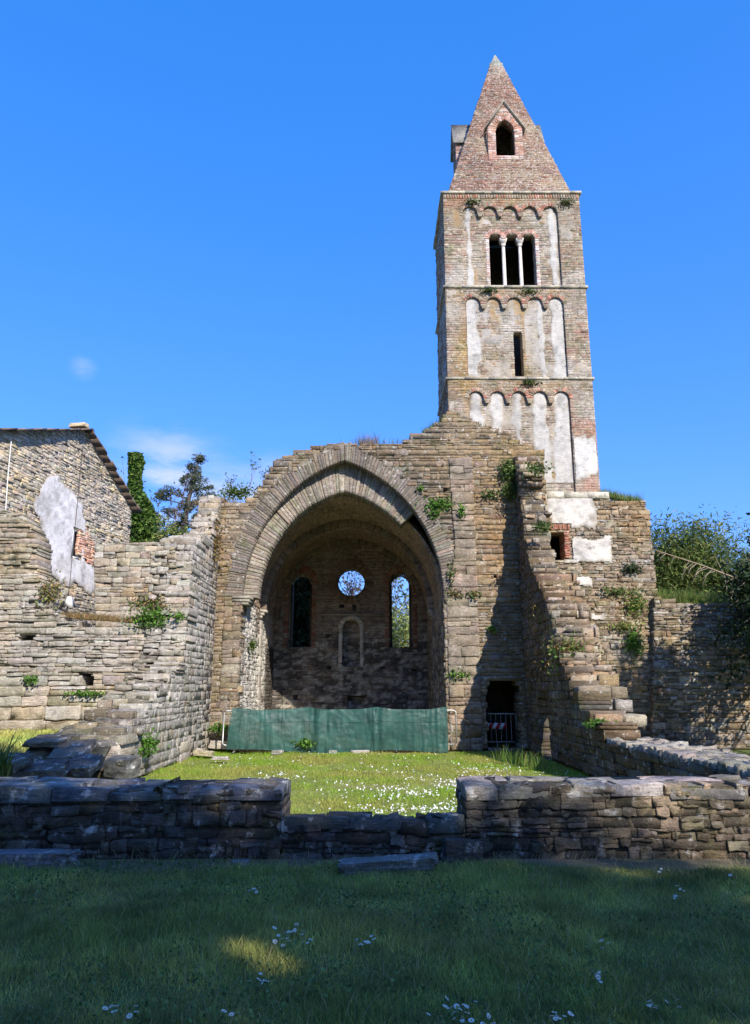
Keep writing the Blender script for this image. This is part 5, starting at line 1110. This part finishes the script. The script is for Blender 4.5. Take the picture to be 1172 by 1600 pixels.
# long grass at the nave wall foot
for i, (x, y) in enumerate(((798, 1184), (815, 1190), (832, 1195))): 
    p = at(x, y+2, 16.2+.0*i); tuft(p[0], 17.2-i*.7, .0, 60, .12, .28, FR+G_YEL, ['long grass at the foot of the dark doorway', 'long pale grass between doorway and nave wall', 'long grass against the right nave wall foot'][i], lean=.25)
tuft(-.95, 8.75, 0, 90, .05, .16, FR, 'long grass beside the left edge of the wall gap', lean=.25)
p = at(20, 1200, 11.5); tuft(-5.4, 11.2, .3, 60, .08, .5, G_MID, 'strap-leaved plant beside the rubble slope at left', 'strap_plant', 'plant', wd=.03, lean=.35)

# ------------------------------------------------------------------ daisies
def daisy_mesh():
    a = Acc(); a.tube([(0, 0, -.05), (0, 0, 0)], .0012, 3, (.08, .14, .03))
    for k in range(11):
        t0 = 2*math.pi*k/11; d = np.array((math.cos(t0), math.sin(t0), .12)); e = np.array((-math.sin(t0), math.cos(t0), 0)); a.add([d*.004-e*.002, d*.004+e*.002, d*.0145+e*.0034, d*.0145-e*.0034], [(0, 1, 2, 3)], (.88, .88, .86))
    V = [(0, 0, .005)]+[(.0055*math.cos(t), .0055*math.sin(t), .002) for t in np.linspace(0, 2*math.pi, 9)[:-1]]; a.add(V, [(0, i+1, (i+1) % 8+1) for i in range(8)], (.75, .5, .04)); return a
proto = daisy_mesh().build('daisy', 'petal')
first = [True]
def daisy(x, y, label, group, s=1.0, h=.06):
    o = proto if first[0] else proto.copy()
    if not first[0]: COL.objects.link(o)
    first[0] = False
    z = float(gz(np.array([x]), np.array([y]))[0])+h; o.location = (x, y, z); o.rotation_euler = (rng.normal(0, .35)+.15, rng.normal(0, .35), rng.uniform(0, 6)); o.scale = (s,)*3
    tag(o, label, 'daisy', group)
def ground_at(x, y):
    u = (x-PX)/F; v = (PY-y)/F; dz = SP+v*CP; t = -(EYE-.05)/dz; return t*u, t*(CP-v*SP)
for (cx, cy, sx, sy, n, lb) in ((452, 1453, 30, 14, 20, 'white daisy in the clump left of the middle of the shaded lawn'), (566, 1457, 17, 8, 11, 'white daisy in the small dense clump in the middle of the shaded lawn'), (404, 1383, 14, 8, 6, 'white daisy in the sparse group nearest the low wall at left'),
    (400, 1520, 22, 12, 5, 'white daisy beside the bright sun patch on the lawn'), (190, 1570, 30, 9, 8, 'white daisy in the loose row low at the left of the lawn'), (722, 1570, 32, 16, 22, 'white daisy in the large scatter low in the middle of the lawn'), (760, 1592, 14, 6, 7, 'white daisy at the lower rim of the large scatter'),
    (930, 1520, 12, 16, 6, 'white daisy in the short line right of the lawn middle'), (938, 1462, 14, 7, 7, 'white daisy in the small group right of the lawn middle'), (1036, 1357, 10, 5, 6, 'white daisy in the pair of groups under the wall at right, upper'), (1058, 1388, 14, 8, 6, 'white daisy in the pair of groups under the wall at right, lower'),
    (875, 1582, 24, 6, 9, 'white daisy in the scatter low at the right of the lawn'), (1030, 1565, 24, 9, 9, 'white daisy in the loose group low near the right corner'), (1150, 1365, 12, 4, 3, 'white daisy at the far right under the low wall'), (350, 1570, 20, 6, 4, 'white daisy low on the lawn between the left row and the sun patch')):
    for _ in range(n):
        x, y = ground_at(cx+rng.normal(0, sx*.6), cy+rng.normal(0, sy*.6)); daisy(x, y, lb, lb.replace('white daisy', 'daisies'), s=.95*rng.uniform(.7, 1.2))
pts = []
while len(pts) < 1500:
    x = rng.uniform(-4.2, 4.0); y = rng.uniform(8.8, 19.5); q = np.array([[x, y, 0.]])
    dens = np.exp(-((x-1.3)/1.5)**2-((y-11.2)/2.6)**2)*.9 + .5*np.exp(-((x+1.8)/.35)**2-((y-14)/.9)**2) + .03 + .25*np.exp(-((x-2.2)/.9)**2-((y-14)/1.8)**2)
    if rng.random() < dens*np.clip(fbm(q, 1.5, 3)[0]*5-1.8, 0.02, 1.2): pts.append((x, y))
pts.sort(key=lambda p: p[1]); near, rest = pts[:165], pts[165:]
for x, y in near: daisy(x, y, 'white daisy in the sunlit drift just beyond the gap of the low wall', 'daisies in the sunlit drift beyond the gap', s=.95*rng.uniform(.7, 1.2), h=.055)
a = Acc()
for x, y in rest:
    r = .0125*rng.uniform(.8, 1.3); z = float(gz(np.array([x]), np.array([y]))[0])+.06; tx, ty = rng.normal(.15, .3), -.35+rng.normal(0, .3); V = [(x, y, z+.003)]+[(x+r*math.cos(t)*(1 if k % 2 else .75), y+r*math.sin(t)*(1 if k % 2 else .75), z+r*(math.cos(t)*tx+math.sin(t)*-ty)) for k, t in enumerate(np.linspace(0, 2*math.pi, 11)[:-1])]
    a.add(V, [(0, i+1, (i+1) % 10+1) for i in range(10)], (.86, .86, .84))
tag(a.build('daisy_drift', 'petal'), 'countless more daisies spread over the sunlit nave grass', kind='stuff')

# ------------------------------------------------------------------ green netting over crowd barriers
BY = 20.0
def barrier(x0, x1, y0, y1, h, label, group='crowd barriers before the chancel', z0=0.0):
    e = empty('crowd_barrier', ((x0+x1)/2, (y0+y1)/2, z0), label, 'barrier', group); off = -Vector(e.location)
    A = np.array((x0, y0, z0+.18)); B = np.array((x1, y1, z0+.18)); up = np.array((0, 0, h-.18)); d = (B-A)/np.linalg.norm(B-A)
    a = Acc(); r = .021; c = .07
    loop = [A+up-d*-c, B+up-d*c, B+up*(1-c*.6), B+up*.05, B-d*c, A+d*c, A+up*.05, A+up*(1-c*.6), A+up-d*-c]; a.tube(loop, r, 8, (.45, .45, .44)); o = a.build('frame', 'metal'); o.parent = e; o.location = off
    n = max(4, int(np.linalg.norm(B-A)/.13)); 
    for i in range(1, n):
        a = Acc(); p = A+(B-A)*i/n; a.tube([p, p+up], .008, 5); o = a.build('bar', 'metal'); o.parent = e; o.location = off
    for p in (A+d*.3, B-d*.3):
        a = Acc(); a.tube([p, p-np.array((0, 0, .17))], .018, 6); q = p-np.array((0, 0, .165)); a.tube([q+np.array((0, -.28, 0)), q+np.array((0, .28, 0))], .018, 6); o = a.build('foot', 'metal'); o.parent = e; o.location = off
    return e
xl = at(352, 1130, BY)[0]; xr = at(713, 1130, BY)[0]
barrier(xl, xl+2.0, BY-.25, BY+.05, 1.03, 'left crowd barrier under the green netting, its grey corner showing at the left end')
barrier(xl+2.05, xl+4.1, BY+.05, BY+.05, .99, 'middle crowd barrier hidden behind the green netting')
barrier(xl+4.15, xr, BY+.05, BY+.05, 1.04, 'right crowd barrier, its rounded grey end sticking out past the green netting')
nx, nzv = 260, 44; S = np.linspace(0, 1, nx); T = np.linspace(0, 1, nzv); SS, TT = np.meshgrid(S, T)
nl = at(366, 1130, BY)[0]; nr_ = at(699, 1130, BY)[0]
X = nl+(nr_-nl)*SS; sag = -.06*np.abs(np.sin(SS*math.pi*3))
topz = 1.12+sag+.02*np.sin(SS*40)*.4; bot = .05+.045*np.sin(SS*9+1)-.06*SS
Z = topz + (bot-topz)*TT
P0 = np.stack([X, X*0, Z], -1)
fold = (fbm(np.stack([X*1.6, X*0, Z*.5], -1), 1.2, 4)-.5)*.16*(.25+TT) + (fbm(np.stack([X*11, X*0, Z*1.3], -1), 1.0, 3)-.5)*.05*np.clip((fbm(np.stack([X, X*0, Z*0], -1), 1.5, 2)-.4)*5, .15, 1) + (fbm(np.stack([X*4, X*0+4, Z*7.0], -1), 1.3, 3)-.5)*.025
gather = np.exp(-((SS-.40)/.018)**2)+np.exp(-((SS-.70)/.02)**2)
Y = BY-.04 - .24*(1-SS)**4*0 - fold - .06*gather + np.where(SS < .35, -.30*(1-SS/.35)*.9, 0) - .03*np.sin(TT*3.1)
X = X - .12*TT*np.exp(-SS/.05) 
def sheet(name, X, Y, Z, mat, col=(.05, .15, .12)):
    a = Acc(); idx = np.arange(X.size).reshape(X.shape); q = np.stack([idx[:-1, :-1], idx[:-1, 1:], idx[1:, 1:], idx[1:, :-1]], -1).reshape(-1, 4); a.add(np.stack([X, Y, Z], -1).reshape(-1, 3), q, col); return a.build(name, mat, None, True)
net = sheet('green_netting', X, Y, Z, 'net'); tag(net, 'dark green debris netting draped in three spans over the crowd barriers before the arch', 'netting')
k = slice(0, 14); hem = sheet('top_fold', X[k, 20:110], Y[k, 20:110]-.014, Z[k, 20:110]-.01, 'net'); hem.parent = net
hem = sheet('top_fold', X[k, 118:250], Y[k, 118:250]-.014, Z[k, 118:250]-.01, 'net'); hem.parent = net
# barrier and striped board in the dark doorway
DYy = 20.35
barrier(3.02, 3.86, DYy+.62, DYy+.66, .92, 'crowd barrier closing the dark doorway', group='doorway barrier')
e = empty('striped_board', (3.28, DYy+.57, .6), 'red and white striped warning board hung on the doorway barrier', 'warning board')
a = Acc(); a.box((-.26, 0, -.08), (.30, .02, .08)); o = a.build('board', 'white', e)
for k in range(3):
    a = Acc(); x = -.14+k*.2; V = [(x-.08, -.004, -.078), (x+.02, -.004, -.078), (x+.10, -.004, .078), (x, -.004, .078)]
    V = [(min(.297, v[0]), v[1], v[2]) for v in V]; a.add(V+[(v[0], -.001, v[2]) for v in V], [(0, 1, 2, 3), (4, 7, 6, 5), (0, 4, 5, 1), (1, 5, 6, 2), (2, 6, 7, 3), (3, 7, 4, 0)], (.5, .05, .05)); a.build('red_stripe', 'red', e)
a = Acc(); p0 = np.array(at(712, 1118, BY)); p1 = np.array(at(759, 1136, BY+.35)); a.tube([p0, (p0+p1)/2+np.array((0, 0, -.03)), p1], .006, 5); tag(a.build('tie_wire', 'wire', origin=tuple(p0)), 'thin wire strung from the right crowd barrier to the dark doorway', 'wire')
# floodlight on the sill of the broken window
p = at(108, 941, LY+.3); e = empty('floodlight', p, 'small white boxed floodlight on the sill of the broken window gap', 'floodlight')
a = Acc(); V = [(-.10, -.07, -.10), (.12, -.10, -.13), (.14, .06, -.08), (-.08, .08, -.05), (-.04, -.05, .13), (.03, -.06, .13), (.04, .06, .14), (-.03, .08, .14)]
a.add(V, [(0, 3, 2, 1), (4, 5, 6, 7), (0, 1, 5, 4), (1, 2, 6, 5), (2, 3, 7, 6), (3, 0, 4, 7)], (.7, .7, .7)); a.build('housing', 'white', e)
a = Acc(); a.box((-.17, -.09, -.12), (-.105, .05, .02)); a.build('lens', 'black', e); a = Acc(); a.tube([(-.02, 0, -.08), (-.05, 0, -.26)], .015, 6); a.build('bracket', 'black', e)

# ------------------------------------------------------------------ loose stones
def rock(x, y, z, sx, sy, sz, rz, label, mat='front', pal=P_FRONT, group=None, tilt=0, name='stone_slab'):
    a = Acc(); K = 20
    for ax in range(6):
        u, v = np.meshgrid(np.linspace(-1, 1, K), np.linspace(-1, 1, K)); w_ = np.ones_like(u); A = [(u, v, w_), (u, v, -w_), (u, w_, v), (u, -w_, v), (w_, u, v), (-w_, u, v)][ax]; P = np.stack(A, -1)
        nn = P/np.linalg.norm(P, axis=-1, keepdims=True); P = P*.90+nn*.13; S_ = np.array((sx, sy, sz)); Pw = P*S_*.5+np.array((x*3+9, y, z+5)); off = (fbm(P*.8+np.array((x*3+9, y, z+5)), 1.4, 3)-.5)[..., None]*.45 + (np.floor(fbm(Pw*np.array((1, 1, 2.5)), 5, 3)*9)/9-.5)[..., None]*.28; P = (P+nn*off)*np.array((sx, sy, sz))/2
        idx = np.arange(K*K).reshape(K, K); q = np.stack([idx[:-1, :-1], idx[:-1, 1:], idx[1:, 1:], idx[1:, :-1]], -1).reshape(-1, 4); a.add(P.reshape(-1, 3), q, palette(pal, 1)[0] if ax == 0 else c0); c0 = a.c[0][0]
    o = a.build(name, mat); o.location = (x, y, z); o.rotation_euler = (tilt, rng.normal(0, .04), rz); return tag(o, label, 'stone', group)
PS = [(.21, .21, .20)]
p = ground_at(607, 1352); rock(p[0], p[1]+.05, .035, .86, .26, .13, .02, 'long flat pale slab lying at the foot of the low wall in the middle', pal=PS)
p = ground_at(35, 1345); rock(p[0]-.1, p[1]+.16, .03, 1.1, .24, .14, .0, 'long flat slab at the foot of the low wall at far left', pal=PS)
p = ground_at(375, 1345); rock(p[0], p[1]+.02, .02, .16, .12, .06, .3, 'small pale stone at the foot of the low wall', pal=PS)
p = ground_at(725, 1338); rock(p[0], p[1]+.12, .08, .36, .2, .2, .1, 'rounded boulder leaning on the low wall right of the flat slab')
for i, (x, y, sx, sy, sz, lb) in enumerate(((330, 1150, .7, .4, .18, 'largest pale slab on the rubble heap left of the netting'), (352, 1158, .8, .35, .2, 'block beside the wall foot left of the netting'), (318, 1168, .4, .3, .12, 'tilted stone on the low rubble heap'), (345, 1175, .35, .25, .08, 'flat stone in the grass below the rubble heap'), (300, 1165, .5, .3, .1, 'stone at the left of the low rubble heap'))):
    p = ground_at(x, y+12); rock(p[0], p[1], .06+sz*.3, sx, sy, sz, rng.uniform(-.5, .5), lb, 'pale', P_PALE, tilt=rng.normal(0, .2))
for i, (x, s_) in enumerate(((431, .25), (517, .18), (558, .45))):
    p = ground_at(x+5, 1172); rock(p[0], min(p[1], 19.6), .03, s_, .2, .09, rng.uniform(-.4, .4), ['small pale stone in front of the left netting span', 'small round stone in front of the netting middle', 'flat stone in front of the middle netting span'][i], 'pale', P_PALE)
# tumbled slabs of the ruined left wall end (shaded slope)
lbs = ['uppermost dark slab on the rubble slope at left', 'wide tilted slab in the middle of the rubble slope', 'overhanging dark slab at the left of the rubble slope', 'bluish slab low on the rubble slope', 'broad flat slab at the foot of the rubble slope', 'square block on the right of the rubble slope', 'small slab between the overhanging slab and the square block', 'slab lying at the far left below the rubble slope', 'slab near the top right of the rubble slope', 'low block behind the overhanging slab']
for i, (x, y, Y, sx, sy, sz, tl) in enumerate(((178, 1124, 14.6, .9, .6, .13, -.05), (135, 1150, 13.9, .8, .6, .14, .15), (78, 1157, 13.2, .7, .5, .09, .1), (112, 1176, 12.9, .6, .6, .14, .3), (55, 1204, 11.9, .9, .6, .16, .1), (190, 1198, 13.0, .45, .4, .3, 0), (128, 1198, 12.4, .5, .5, .18, .25), (5, 1192, 11.6, .7, .6, .13, .1), (200, 1140, 14.2, .5, .4, .14, 0), (92, 1170, 13.4, .5, .5, .2, .15))):
    p = at(x, y, Y); rock(p[0], Y, p[2], sx, sy, sz, rng.uniform(-.25, .35), lbs[i], 'front', [(.12, .115, .105), (.14, .125, .10)], tilt=tl+.1)
# earth bank filling under the slope
a = Acc(); V = []; xs = np.linspace(-6.6, -4.5, 24); ys = np.linspace(10.8, 15.2, 36); X, Y = np.meshgrid(xs, ys)
Z = -.1+1.15*ss(11.0, 14.6, Y)*ss(-6.9, -5.6, X)*.9; Z = Z+(fbm(np.stack([X, Y, Z], -1), 2.2, 4)-.5)*.35
idx = np.arange(X.size).reshape(X.shape); q = np.stack([idx[:-1, :-1], idx[:-1, 1:], idx[1:, 1:], idx[1:, :-1]], -1).reshape(-1, 4); P = np.stack([X, Y, Z], -1); a.add(P.reshape(-1, 3), q, lerp(np.array((.07, .075, .035)), np.array((.17, .14, .10)), fbm(P, 2, 3)[..., None]).reshape(-1, 3)); tag(a.build('earth_bank', 'front'), kind='structure')
print('objects', len(bpy.data.objects), 'verts', sum(len(m.vertices) for m in bpy.data.meshes))
